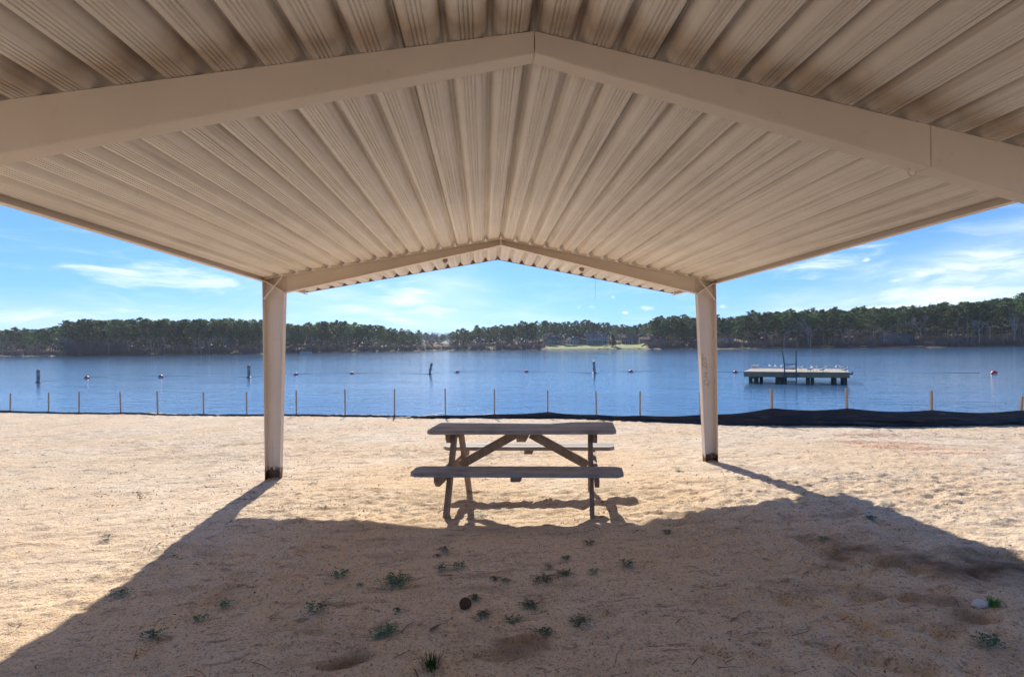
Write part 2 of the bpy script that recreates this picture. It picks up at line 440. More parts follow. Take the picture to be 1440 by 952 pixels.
xs = axis_pts([(-400,-60,40),(-60,-20,2.),(-20,-10,.12),(-10,-4.5,.05),(-4.5,6.5,.028),(6.5,11,.05),(11,20,.12),(20,60,2.),(60,400,40)])
ys = axis_pts([(-300,-40,30),(-40,-8,2.),(-8,1.2,.25),(1.2,6.5,.024),(6.5,10,.04),(10,18,.07),(18,28,.14),(28,60,1.)])
XX, YY = np.meshgrid(xs, ys); nx, ny = len(xs), len(ys)
fl = XX.ravel(), YY.ravel()
Z = base_z(*fl)
near = (np.abs(fl[0]) < 26) & (fl[1] > -8) & (fl[1] < 28)
dz = detail_z(fl[0][near], fl[1][near])
fade = np.clip((26-np.abs(fl[0][near]))/5, 0, 1)*np.clip((fl[1][near]+8)/3, 0, 1)
Z[near] += dz*fade
V = np.stack([fl[0], fl[1], Z], 1)
ii = (np.arange(ny-1)[:, None]*nx+np.arange(nx-1)[None, :]).ravel()
F = np.stack([ii, ii+1, ii+nx+1, ii+nx], 1)
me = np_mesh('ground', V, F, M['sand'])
# tints of the sand: damp dirt along the pile at the right, dark hollows, a red clay trail
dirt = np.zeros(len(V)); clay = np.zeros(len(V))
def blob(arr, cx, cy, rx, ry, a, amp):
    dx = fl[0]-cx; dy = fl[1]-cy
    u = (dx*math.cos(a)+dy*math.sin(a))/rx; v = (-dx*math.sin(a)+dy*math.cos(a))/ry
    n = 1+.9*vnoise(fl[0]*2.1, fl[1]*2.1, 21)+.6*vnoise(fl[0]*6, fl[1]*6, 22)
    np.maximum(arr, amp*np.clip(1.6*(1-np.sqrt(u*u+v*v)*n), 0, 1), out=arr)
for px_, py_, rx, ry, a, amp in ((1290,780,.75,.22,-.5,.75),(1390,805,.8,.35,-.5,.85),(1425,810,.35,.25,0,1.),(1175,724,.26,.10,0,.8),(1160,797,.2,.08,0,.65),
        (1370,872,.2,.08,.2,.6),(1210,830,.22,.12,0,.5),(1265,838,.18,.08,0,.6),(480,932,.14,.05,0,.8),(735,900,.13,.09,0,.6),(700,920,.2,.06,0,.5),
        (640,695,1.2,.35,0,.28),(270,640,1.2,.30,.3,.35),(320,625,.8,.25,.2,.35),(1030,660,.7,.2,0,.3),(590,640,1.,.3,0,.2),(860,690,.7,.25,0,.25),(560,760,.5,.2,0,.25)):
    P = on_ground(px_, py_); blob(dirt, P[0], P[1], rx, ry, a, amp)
for px_, py_, rx, ry, a in ((1215,612,.9,.28,-.5),(1255,622,.9,.24,-.45),(1300,630,1.0,.22,-.4),(1335,637,.7,.15,-.3)):
    P = on_ground(px_, py_); blob(clay, P[0], P[1], rx, ry, a, .75)
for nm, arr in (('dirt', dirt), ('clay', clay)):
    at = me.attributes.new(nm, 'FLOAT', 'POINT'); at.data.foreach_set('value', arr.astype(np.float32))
ground = bpy.data.objects.new('ground', me); col.objects.link(ground); tag(ground, 'pale coarse sand beach sloping down to the lake', 'beach', kind='structure')
ZG = Z.reshape(ny, nx)
def gz(x, y):
    i = min(max(int(np.searchsorted(xs, x))-1, 0), nx-2); j = min(max(int(np.searchsorted(ys, y))-1, 0), ny-2)
    u = (x-xs[i])/(xs[i+1]-xs[i]); v = (y-ys[j])/(ys[j+1]-ys[j])
    return float((ZG[j,i]*(1-u)+ZG[j,i+1]*u)*(1-v)+(ZG[j+1,i]*(1-u)+ZG[j+1,i+1]*u)*v)
# lake
mb = MB(); mb.add([(-1500,-40,LAKE),(1500,-40,LAKE),(1500,1500,LAKE),(-1500,1500,LAKE)], [(0,1,2,3)])
tag(mb.build('lake', M['water']), 'rippled blue lake', 'lake', kind='structure')

# ------------------------------------------------------------------ far bank
# shoreline by bearing (pixel column -> distance along the view axis), hill rise behind it
SHX = np.array([-700,-200,0,78,92,300,450,560,600,612,628,640,760,900,915,990,1005,1100,1200,1440,1700,2300.])
SHD = np.array([420,400,390,372,318,326,368,425,470,560,560,480,432,400,352,340,305,285,262,238,215,190.])
HILL = np.array([4,4,4,4,3,4,5,5,5,6,4,4,4,4,5,6,7,10,13,20,22,22.])
def shore_pt(x, extra=0.):
    D = np.interp(x, SHX, SHD)+extra
    d = ray(x, 490.); d = d*np.array([1,1,0]); d /= (d @ AF)
    return CAM[:2]+d[:2]*D
def bank_z(x, off):
    rise = np.interp(off, [-6,0,2,12,45,120,320,1200], [-1.2,-.1,.5,.9,2.2,7.2,0,0])
    hill = np.interp(off, [30,260,1200], [0,1,.5])*np.interp(x, SHX, HILL)
    rise = rise if off < 120 else 7.2
    return LAKE+rise+hill+2.2*min(1., max(0., off/40.))*float(np.interp(x, [752,772,908,922], [0,1,1,0]))
bx = np.unique(np.concatenate([np.arange(-700,2300,25.), SHX])); offs = [-6,0,2,6,12,25,45,80,120,180,260,420,800,1200]
V = np.array([(*shore_pt(x, o), bank_z(x, o)) for x in bx for o in offs])
n2 = len(offs); ii = (np.arange(len(bx)-1)[:, None]*n2+np.arange(n2-1)[None, :]).ravel()
F = np.stack([ii, ii+n2, ii+n2+1, ii+1], 1)
ob = bpy.data.objects.new('far_bank', np_mesh('far_bank', V, F, M['litter_far'])); col.objects.link(ob)
tag(ob, 'low wooded bank covered in brown leaf litter across the lake', 'bank', kind='structure')
def patch(name, x0, x1, o0, o1, mat, label, dz=.08, step=6.):
    X = np.arange(x0, x1+.1, step); O = np.linspace(o0, o1, 8)
    vs = [(*shore_pt(x, o+1.5*math.sin(x*.31)), bank_z(x, o+1.5*math.sin(x*.31))+dz) for x in X for o in O]
    n = len(O); jj = (np.arange(len(X)-1)[:, None]*n+np.arange(n-1)[None, :]).ravel()
    o = bpy.data.objects.new(name, np_mesh(name, np.array(vs), np.stack([jj, jj+n, jj+n+1, jj+1], 1), mat)); col.objects.link(o)
    return tag(o, label, 'ground', kind='structure')
patch('lawn', 770, 912, 1.5, 38, M['lawn'], 'sunlit green lawn sloping to the water')
patch('sandy_landing', -40, 76, .5, 6, M['landing'], 'pale sandy strip at the far left shore')
patch('sandy_landing', 592, 616, .5, 5, M['landing'], 'pale sandy landing in the gap of the woods')
patch('sandy_landing', 1155, 1225, 5, 16, M['lawn'], 'thin strip of lit grass under the pines')
patch('sandy_landing', 1290, 1335, 4, 18, M['landing'], 'pale cleared ground under the pines')

# ------------------------------------------------------------------ trees
def leaf_clump(mb, c, rx, rz, n, size, r):
    for _ in range(n):
        while True:
            q = Vector((r.uniform(-1,1), r.uniform(-1,1), r.uniform(-1,1)))
            if q.length < 1: break
        p = Vector(c)+Vector((q.x*rx, q.y*rx, q.z*rz))
        a = Vector((r.gauss(0,1), r.gauss(0,1), r.gauss(0,.7))).normalized()
        b = a.cross(Vector((r.gauss(0,1), r.gauss(0,1), r.gauss(0,1)))).normalized()
        s = size*r.uniform(.6,1.25)
        mb.add([p-a*s, p+b*s*.55, p+a*s, p-b*s*.5], [(0,1,2,3)])
def pine_meshes(seed, H=20., lod=1., lows=(.26,.52), big=1.2):
    r = random.Random(seed)
    tr = MB(); cr = MB()
    bend = r.uniform(-.5,.5); bend2 = r.uniform(-.5,.5)
    def axis(t): return Vector((bend*t*t, bend2*t*t*(1-t)*2, H*t))
    tr.tube([axis(t) for t in (0,.12,.35,.6,.8,.94)], [.28,.2,.17,.13,.08,.03], 6)
    low = r.uniform(*lows); spread = r.uniform(2.3,3.6)
    nl = int(r.uniform(24,32))
    for i in range(nl):
        t = low+(.97-low)*(i/(nl-1))**.9
        u = (t-low)/(1-low)
        L = spread*(math.sin(math.pi*min(1,(.22+.80*u)))**.7)*r.uniform(.55,1.15)+.3
        ph = i*2.4+r.uniform(-.5,.5)
        p0 = axis(t); p1 = p0+Vector((math.cos(ph)*L, math.sin(ph)*L, L*r.uniform(.05,.5)))
        tr.tube([p0, p0.lerp(p1,.5)+Vector((0,0,-.1)), p1], [.06,.04,.015], 3, False)
        for k in range(r.choice((2,3,3))):
            c = p0.lerp(p1, r.uniform(.5,1.1))+Vector((r.uniform(-.5,.5), r.uniform(-.5,.5), r.uniform(-.2,.5)))
            leaf_clump(cr, c, r.uniform(.55,1.0), r.uniform(.35,.6), int(15*lod), .34*big/math.sqrt(lod), r)
    leaf_clump(cr, axis(.98), .8, .8, int(26*lod), .34*big/math.sqrt(lod), r)
    for _ in range(6):      # dead stubs on the bare lower trunk
        t = r.uniform(.2, low); ph = r.uniform(0,6.28); L = r.uniform(.4,1.4); p0 = axis(t)
        tr.tube([p0, p0+Vector((math.cos(ph)*L, math.sin(ph)*L, r.uniform(-.2,.3)))], [.03,.01], 3, False)
    return tr, cr
def bare_meshes(seed, H=17., thick=1.):
    r = random.Random(seed)
    tr = MB(); cr = MB()
    def grow(p, d, L, rad, lev):
        mid = p+d*L*.5+Vector((r.gauss(0,.05), r.gauss(0,.05), 0))*L
        q = p+d*L
        (tr if lev < 2 else cr).tube([p, mid, q], [rad, rad*.8, rad*.6], 5 if lev < 2 else 3, False)
        if lev >= 4: return
        for k in range((4,4,4,3)[lev]):
            t = r.uniform(.45,1.0) if lev else r.uniform(.35,1.)
            nd = (d*r.uniform(.6,1.)+Vector((r.gauss(0,.55), r.gauss(0,.55), r.gauss(.15,.3)))).normalized()
            grow(p.lerp(q, t), nd, L*r.uniform(.42,.62), max(rad*.5, .045*thick), lev+1)
    grow(Vector((0,0,0)), Vector((r.gauss(0,.03), r.gauss(0,.03),1)).normalized(), H*.52, .22, 0)
    return tr, cr
PINES = []; BARES = []
for k in range(9):
    t, c = pine_meshes(100+k); PINES.append((t.mesh('trunk', M['bark']), c.mesh('crown', M['pine'])))
for k in range(6):
    t, c = bare_meshes(200+k); BARES.append((t.mesh('trunk', M['bare']), c.mesh('crown', M['bare'])))
PX_H = CAMP['f']
def px_of(P):
    d = np.asarray(P, float)-CAM; z = d @ AF
    return CAMP['px']+PX_H*(d @ AR)/z, CAMP['py']-PX_H*(d @ AU)/z, z
def plant(name, meshes, xp, extra, toppx, label, cat, group, Hm, wide=1.):
    P = shore_pt(xp, extra); z = bank_z(xp, extra)
    base = np.array([P[0], P[1], z]); _, by, dep = px_of(base)
    h = max(4., (by-toppx)*dep/PX_H); s = h/Hm
    o = bpy.data.objects.new(name, None); col.objects.link(o); o.empty_display_size = 1
    o.location = base-np.array([0,0,.2]); o.rotation_euler = (0,0,random.uniform(0,6.28))
    o.scale = (s*.55*wide+.45*wide, s*.55*wide+.45*wide, s)
    tag(o, label, cat, group)
    for nm, me_ in zip(('trunk','crown'), meshes):
        c = bpy.data.objects.new(nm, me_); col.objects.link(c); c.parent = o
    return o
# skyline of the photograph: pixel column -> tree-top row
TX = np.array([-60,0,60,85,100,140,200,260,320,380,410,450,480,500,530,560,600,620,640,665,700,735,760,800,830,860,890,905,925,945,990,1010,1060,1090,1130,1180,1230,1290,1340,1400,1440,1500])
TY = np.array([462,463,462,458,452,450,450,450,450,452,456,453,452,455,459,464,467,470,466,461,458,454,452,452,452,455,457,456,446,444,446,448,440,437,438,434,432,430,426,422,416,414])
def toprow(x): return float(np.interp(x, TX, TY))
zones = [  # x0, x1, pines, bare, words
    (-30, 84, 22, 5, 'far back stand at the left end of the lake', 'far left stand'),
    (92, 372, 80, 10, 'dense wooded point across the lake left of the left post', 'left point wood'),
    (404, 590, 52, 4, 'long far wood seen just right of the left post', 'wood right of the left post'),
    (592, 634, 3, 12, 'hazy gap in the far woods at the middle', 'gap in the far woods'),
    (636, 758, 34, 5, 'far wood behind the picnic table top', 'wood behind the picnic table'),
    (760, 916, 26, 11, 'row behind the houses and the green lawn', 'row behind the lawn'),
    (918, 992, 26, 2, 'tall dark clump between the lawn and the right post', 'clump left of the right post'),
    (1002, 1220, 50, 24, 'right bank behind the swim platform', 'right bank wood behind the platform'),
    (1220, 1470, 52, 26, 'nearest high stand at the right edge of the lake', 'right edge stand')]
r = random.Random(5)
for x0, x1, npn, nb, words, short in zones:
    for i in range(npn):
        x = x0+(x1-x0)*(i+r.uniform(.1,.9))/npn
        row = r.choice((0,0,1,1,2))
        ex = 5+row*11+r.uniform(0,8)
        if 760 <= x0 <= 800: ex = 44+row*9+r.uniform(0,8)
        top = toprow(x)+r.triangular(-5,9,1)*(.75 if x < 600 else 1.)
        plant('pine_tree', PINES[r.randrange(len(PINES))], x, ex, top, 'tall pine in the '+words, 'pine tree', 'pines of the '+short, 20., r.uniform(1.05,1.45))
    for i in range(nb):
        x = x0+(x1-x0)*(i+r.uniform(0,1))/nb
        far = r.random() < (.65 if x > 1000 else .4)
        ex = r.uniform(30,70) if far else r.uniform(3,16)
        if 760 <= x0 <= 800: ex = 50+r.uniform(0,20)
        top = toprow(x)+(r.uniform(-8,-1) if far and x > 1000 else r.uniform(2,24))
        plant('bare_tree', BARES[r.randrange(len(BARES))], x, ex, top, 'leafless grey tree in the '+words, 'bare tree', 'bare trees of the '+short, 17., r.uniform(.8,1.2))
# trees that stand out
plant('bare_tree', BARES[0], 764, 6, 461, 'pale wide leafless tree alone at the left end of the green lawn', 'bare tree', None, 17., 1.3)
plant('bare_tree', BARES[2], 846, 30, 458, 'leafless tree in front of the grey two storey house', 'bare tree', None, 17., 1.3)
plant('bare_tree', BARES[3], 1140, 6, 450, 'wide leafless tree at the water straight above the swim platform', 'bare tree', None, 17., 1.2)
cd = MB(); ct = MB(); rr = random.Random(3)
ct.tube([(0,0,0),(0,0,6)], [.2,.05], 6)
for k in range(60):
    t = rr.uniform(.08,1); ph = rr.uniform(0,6.28); L = 2.4*(1-t)**.6*rr.uniform(.5,1)
    leaf_clump(cd, (math.cos(ph)*L, math.sin(ph)*L, t*7.), .7, .7, 16, .35, rr)
plant('cedar_tree', (ct.mesh('trunk', M['bark']), cd.mesh('crown', M['cedar'])), 862, 12, 471, 'dark bushy evergreen on the lawn between the two houses', 'cedar tree', None, 7.5, 1.2)
# far wood behind the individual trees, and the thicket along the water
def merged(name, protos, places, mat, label, cat):
    VV = []; FF = []; b = 0
    pv = []
    for m_ in protos:
        v = np.empty(len(m_.vertices)*3); m_.vertices.foreach_get('co', v); f = [p.vertices[:] for p in m_.polygons if len(p.vertices) == 4]
        pv.append((v.reshape(-1,3), np.array(f)))
    for (P, s, sxy, a, k) in places:
        v, f = pv[k % len(pv)]
        c_, s_ = math.cos(a), math.sin(a)
        VV.append(np.stack([(v[:,0]*c_-v[:,1]*s_)*sxy+P[0], (v[:,0]*s_+v[:,1]*c_)*sxy+P[1], v[:,2]*s+P[2]], 1)); FF.append(f+b); b += len(v)
    o = bpy.data.objects.new(name, np_mesh(name, np.concatenate(VV), np.concatenate(FF), mat, False)); col.objects.link(o)
    return tag(o, label, cat, kind='stuff')
back = []; backt = []
lowp = []
for k in range(4):
    t, c = pine_meshes(300+k, 20., .55, (.05,.12), 1.5); lowp.append((t.mesh('t', M['bark']), c.mesh('c', M['pine_far'])))
for x in np.arange(-160, 1640, 2.6):
    x += r.uniform(-2,2); ex = r.uniform(56,105)
    if 592 < x < 634 and r.random() < .55: continue
    P = shore_pt(x, ex); z = bank_z(x, ex); _, by, dep = px_of((P[0], P[1], z))
    h = (by-toprow(x)-r.uniform(1,8))*dep/PX_H
    pl = ((P[0], P[1], z), h/20., r.uniform(1.1,1.5), r.uniform(0,6.28), r.randrange(4))
    back.append(pl); backt.append(pl)
merged('distant_woods', [q[1] for q in lowp], back, M['pine_far'], 'dense mass of pine crowns behind the front trees', 'woods')
merged('distant_trunks', [q[0] for q in lowp], backt, M['bark'], 'crowded trunks of the woods behind the front trees', 'woods')
br = []
for k in range(3):
    b_ = MB(); rb = random.Random(400+k)
    for _ in range(46):
        a = rb.uniform(0,6.28); L = rb.uniform(1.,3.2); lean = rb.uniform(.1,.7); p0 = Vector((rb.gauss(0,.8), rb.gauss(0,.8), 0))
        p1 = p0+Vector((math.cos(a)*lean*L, math.sin(a)*lean*L, L))
        w = rb.uniform(.05,.12)
        b_.add([p0-Vector((w,0,0)), p0+Vector((w,0,0)), p1+Vector((w*.5,0,0)), p1-Vector((w*.5,0,0))], [(0,1,2,3)])
        for _k in range(3):
            s0 = p0.lerp(p1, rb.uniform(.3,1)); s1 = s0+Vector((rb.gauss(0,.6), rb.gauss(0,.6), rb.uniform(.2,.8)))
            b_.add([s0-Vector((0,w*.5,0)), s0+Vector((0,w*.5,0)), s1+Vector((0,w*.3,0)), s1-Vector((0,w*.3,0))], [(0,1,2,3)])
    br.append(b_.mesh('b', M['brush']))
bb = []
for x in np.concatenate([np.arange(-60, 1500, 13.), np.arange(588, 642, .6), np.arange(1000, 1480, 5.)]):
    x += r.uniform(-3,3); ex = r.uniform(30,50) if not 588 < x < 640 else r.uniform(14,110)
    if x > 1000 and r.random() < .6: ex = r.uniform(90,130)
    P = shore_pt(x, ex); z = bank_z(x, ex); _, by, dep = px_of((P[0], P[1], z))
    top = toprow(x)+(r.uniform(-5,3) if ex > 85 or 590 < x < 638 else r.uniform(8,26))
    bb.append(((P[0], P[1], z), max(4, (by-top))*dep/PX_H/17., r.uniform(.8,1.2), r.uniform(0,6.28), r.randrange(6)))
merged('bare_woods', [q[1] for q in BARES], bb, M['bare'], 'leafless grey woods showing above and between the pines', 'woods')
places = []
for x in np.arange(-60, 1500, 1.1):
    dens = .8 if 92 < x < 180 else .3
    if 766 < x < 912: continue
    if 1230 < x < 1350: dens = .5
    for _ in range(2):
        if r.random() > dens: continue
        ex = r.uniform(2.5,30); P = shore_pt(x, ex)
        s = r.uniform(.4,1.35)*(2.2 if 92 < x < 175 or 1120 < x < 1160 else 1.)
        places.append(((P[0], P[1], bank_z(x, ex)-.1), s, r.uniform(.8,1.4), r.uniform(0,6.28), r.randrange(3)))
merged('brush_thicket', br, places, M['brush'], 'grey brown leafless brush lining the far shore', 'brush')

# ------------------------------------------------------------------ far houses
def house(xp, extra, W, Dp, wall_h, roof_h, wm, rm, label, face=0., porch=False, nwin=3, storeys=1, chimney=True):
    P = shore_pt(xp, extra); z = bank_z(xp, extra)
    d = P-CAM[:2]; rz = math.atan2(d[1], d[0])-math.pi/2+face
    h = empty('house', (P[0], P[1], z-.2), label, 'house', None, rz)
    w = MB(); w.box((-W/2,0,0), (W/2,Dp,wall_h))
    w.add([(-W/2,0,wall_h),(-W/2,Dp,wall_h),(-W/2,Dp/2,wall_h+roof_h)], [(0,1,2)]); w.add([(W/2,0,wall_h),(W/2,Dp,wall_h),(W/2,Dp/2,wall_h+roof_h)], [(2,1,0)])
    w.build('wall', wm, h)
    ro = MB(); o = .4; t = .15
    for sg in (0,1):
        y0 = -o if sg == 0 else Dp+o; z0 = wall_h-roof_h*o/(Dp/2)
        vs = [(-W/2-o,y0,z0+.02),(W/2+o,y0,z0+.02),(W/2+o,Dp/2,wall_h+roof_h+.02),(-W/2-o,Dp/2,wall_h+roof_h+.02)]
        vs += [(a,b,c+t) for a,b,c in vs]
        ro.add(vs, [(0,3,2,1),(4,5,6,7),(0,1,5,4),(1,2,6,5),(2,3,7,6),(3,0,4,7)])
    rf = ro.build('roof', rm, h)
    if chimney:
        c = MB(); c.box((W*.2,Dp*.55,wall_h+roof_h*.4), (W*.2+.8,Dp*.55+.8,wall_h+roof_h+.9)); c.build('chimney', M['h_brick'], rf)
    for s in range(storeys):
        zz = .9+s*2.7
        for k in range(nwin):
            cx = -W/2+W*(k+.5)/nwin
            if s == 0 and k == nwin//2:
                m = MB(); m.box((cx-.5,-.06,.1), (cx+.5,-.002,2.2)); m.build('door', M['h_dark'] if wm is not M['h_dark'] else M['white'], h)
                continue
            m = MB()
            for a in ((cx-.65,-.08,zz-.08,cx+.65,-.002,zz),(cx-.65,-.08,zz+1.3,cx+.65,-.002,zz+1.38),(cx-.65,-.08,zz,cx-.57,-.002,zz+1.3),(cx+.57,-.08,zz,cx+.65,-.002,zz+1.3)):
                m.box(a[:3], a[3:])
            f = m.build('window', M['white'], h)
            m = MB(); m.box((cx-.569,-.04,zz+.001), (cx+.569,-.003,zz+1.299)); m.build('pane', M['glass'], f)
    if porch:
        m = MB(); m.box((-W/2,-2.6,wall_h*.52), (W/2,-.1,wall_h*.52+.16))
        for k in range(5):
            x = -W/2+.15+(W-.3)*k/4; m.box((x-.1,-2.5,0), (x+.1,-2.3,wall_h*.52))
        m.build('porch', M['white'], h)
    return h
house(782, 42, 10, 8, 3.4, 3.0, M['h_blue'], M['shingle'], 'small blue grey gabled house, leftmost one on the lawn', .5)
house(804, 40, 8.5, 8, 3.6, 2.4, M['h_pale'], M['shingle'], 'pale gabled house beside the blue grey one on the lawn', -.4, nwin=3)
house(840, 40, 17, 9, 5.6, 3.0, M['h_grey'], M['shingle'], 'wide grey two storey house with a long white porch', .08, True, 5, 2)
house(886, 36, 13, 9, 5.2, 2.6, M['h_dark'], M['shingle_b'], 'dark brown house between the evergreen and the low brick house', -.15, True, 4, 2)
house(915, 52, 16, 8, 2.8, 1.8, M['h_brick'], M['shingle_b'], 'low brick ranch house at the right end of the lawn', .1, nwin=5)
house(672, 24, 12, 8, 3.0, 2.4, M['h_grey'], M['shingle'], 'small grey house half hidden in the pines behind the table', .1, nwin=4)
house(1018, 20, 11, 8, 2.8, 2.4, M['h_grey'], M['shingle'], 'grey house under the pines just right of the right post', .1, nwin=3)
house(1262, 18, 14, 8, 3.6, 2.4, M['h_grey'], M['shingle'], 'grey lake house among the trunks above the platform right end', 0., nwin=4)
house(1308, 26, 9, 7, 4.4, 2.0, M['h_tan'], M['shingle_b'], 'tan orange house among the pine trunks on the right bank', .1, nwin=3, storeys=1)
house(203, 14, 5, 4, 2.4, 1.2, M['white'], M['shingle'], 'little white shed showing between trunks on the left point', .0, nwin=2, chimney=False)
# pontoon boat and dock far off
P = shore_pt(430, -4); bt = empty('pontoon_boat', (P[0], P[1], LAKE), 'pontoon boat with a pale canopy moored at the far shore', 'boat', None, R(8))
for s in (-1,1):
    m = MB(); m.tube([(-3.6,s*.9,.05),(3.2,s*.9,.05),(3.8,s*.9,.25)], [.3,.3,.08], 8); m.build('pontoon', M['steel'], bt)
m = MB(); m.box((-3.5,-1.2,.36),(3.5,1.2,.46)); m.build('deck', M['white'], bt)
m = MB()
for a in ((-3.4,-1.15,.47,3.4,-1.1,1.2),(-3.4,1.1,.47,3.4,1.15,1.2),(-3.4,-1.09,.47,-3.35,1.09,1.2)): m.box(a[:3], a[3:])
m.build('side_panel', M['h_pale'], bt)
m = MB()
for x in (-2,1.6):
    for s in (-1,1): m.tube([(x,s*1.0,1.2),(x,s*1.0,2.3)], .04, 6)
m.build('canopy_frame', M['steel'], bt)
m = MB(); m.box((-2.3,-1.15,2.3),(1.9,1.15,2.42)); m.build('canopy', M['h_pale'], bt)
P = shore_pt(848, -2); dk = empty('boat_dock', (P[0], P[1], LAKE), 'short dark dock reaching into the lake below the lawn', 'dock', None, R(4))
m = MB(); m.box((-4,-3,.5),(4,1.5,.65)); m.build('deck', M['dock_dark'], dk)
for x in (-3.6,0,3.6):
    m = MB(); m.tube([(x,-2.8,-.5),(x,-2.8,1.5)], .14, 6); m.build('post', M['dock_dark'], dk)

# ------------------------------------------------------------------ pavilion
W = 3.05; RX = .039; ZR = CZ+1.4567; ZL = CZ+.916; ZRt = CZ+.8828
Y_END = 9.23; Y_BACK = -5.2
FR = (7.55, 2.54, -2.47)
def roof_line(x):
    return ZR+(ZL-ZR)*(RX-x)/(W+RX) if x < RX else ZR+(ZRt-ZR)*(x-RX)/(W-RX)
pav = empty('pavilion', (0,2.5,0), 'open cream metal shelter with a ribbed gable roof on tapered steel posts', 'pavilion')
def prt(mb, name, mat, **k):
    o = mb.build(name, mat, None, **k); o.parent = pav; o.matrix_parent_inverse = Matrix.Translation((0,-2.5,0)); return o
PITCH = (W-.0)/15.
def rib_profile():
    """one pitch starting at a rib top: list of (u, h)"""
    p = []
    P_ = PITCH
    top = .007; foot = .050; hgt = .060
    p += [(0, hgt), (top, hgt), (top+.003, hgt-.003)]
    p += [(foot-.018, .019), (foot-.011, .0105), (foot-.003, .0045), (foot+.006, .0012), (foot+.014, 0)]
    a, b = foot+.014, P_-foot-.014
    for k in range(4):
        u = a+(b-a)*(k+.5)/4
        p += [(u-.005, 0), (u-.0025, .0045), (u+.0025, .0045), (u+.005, 0)]
    p += [(P_-foot-.014, 0), (P_-foot-.006, .0012), (P_-foot+.003, .0045), (P_-foot+.011, .0105), (P_-foot+.018, .019)]
    p += [(P_-top-.003, hgt-.003), (P_-top, hgt)]
    return p
def make_sheet(side, k):
    """three ribs wide, runs the whole length of the shelter"""
    prof = []
    for j in range(3):
        prof += [(u+j*PITCH, h) for u, h in rib_profile()]
    prof += [(3*PITCH, .060)]
    drop = -.0022 if k % 2 else 0.
    prof = [(u, h+drop) for u, h in prof]
    # side lap: tucks over the neighbour's rib and hangs a little free
    prof = [(-.020, .030+drop), (-.0075, .0565+drop)]+prof
    pts = []
    u0 = k*3*PITCH
    Wd = (W+RX) if side < 0 else (W-RX)
    for u, h in prof:
        x = RX+side*(u0+u)*Wd/W
        pts.append((x, roof_line(min(max(x, -W-.1), W+.1))+h))
    if side < 0: pts = pts[::-1]
    ysegs = [Y_BACK, -2.5, 2.5, 7.5, Y_END-random.uniform(0,.012)]
    n = len(pts); vs = [(x, y, z) for y in ysegs for x, z in pts]
    fs = [(i*n+j+1, i*n+j, (i+1)*n+j, (i+1)*n+j+1) for i in range(len(ysegs)-1) for j in range(n-1)]
    mb = MB(); mb.add(vs, fs)
    o = prt(mb, 'roof_panel', M['roof'])
    s = o.modifiers.new('s', 'SOLIDIFY'); s.thickness = .0012; s.offset = 1
    return o
for side in (-1, 1):
    for k in range(5): make_sheet(side, k)
# ridge capping above the sheets
mb = MB(); 
for side in (-1,1):
    x1 = RX+side*.2
    vs = [(RX,Y_BACK,ZR+.085),(x1,Y_BACK,roof_line(x1)+.072),(x1,Y_END,roof_line(x1)+.072),(RX,Y_END,ZR+.085)]
    vs += [(a,b,c+.002) for a,b,c in vs]
    mb.add(vs, [(0,1,2,3),(7,6,5,4),(1,0,4,5),(2,1,5,6),(3,2,6,7)])
prt(mb, 'ridge_cap', M['roof'])
for side in (-1,1):      # dark closure trim across the rib ends
    mb = MB(); x1 = side*(W-.001); x0 = RX+side*.001
    q = [(x0, roof_line(x0)-.006), (x1, roof_line(x1)-.006), (x1, roof_line(x1)+.068), (x0, roof_line(x0)+.068)]
    vs = [(x, Y_END+.002, z) for x, z in q]+[(x, Y_END+.006, z) for x, z in q]
    mb.add(vs, [(0,1,2,3),(7,6,5,4),(0,4,5,1),(1,5,6,2),(2,6,7,3),(3,7,4,0)])
    prt(mb, 'gable_trim', M['trim'])
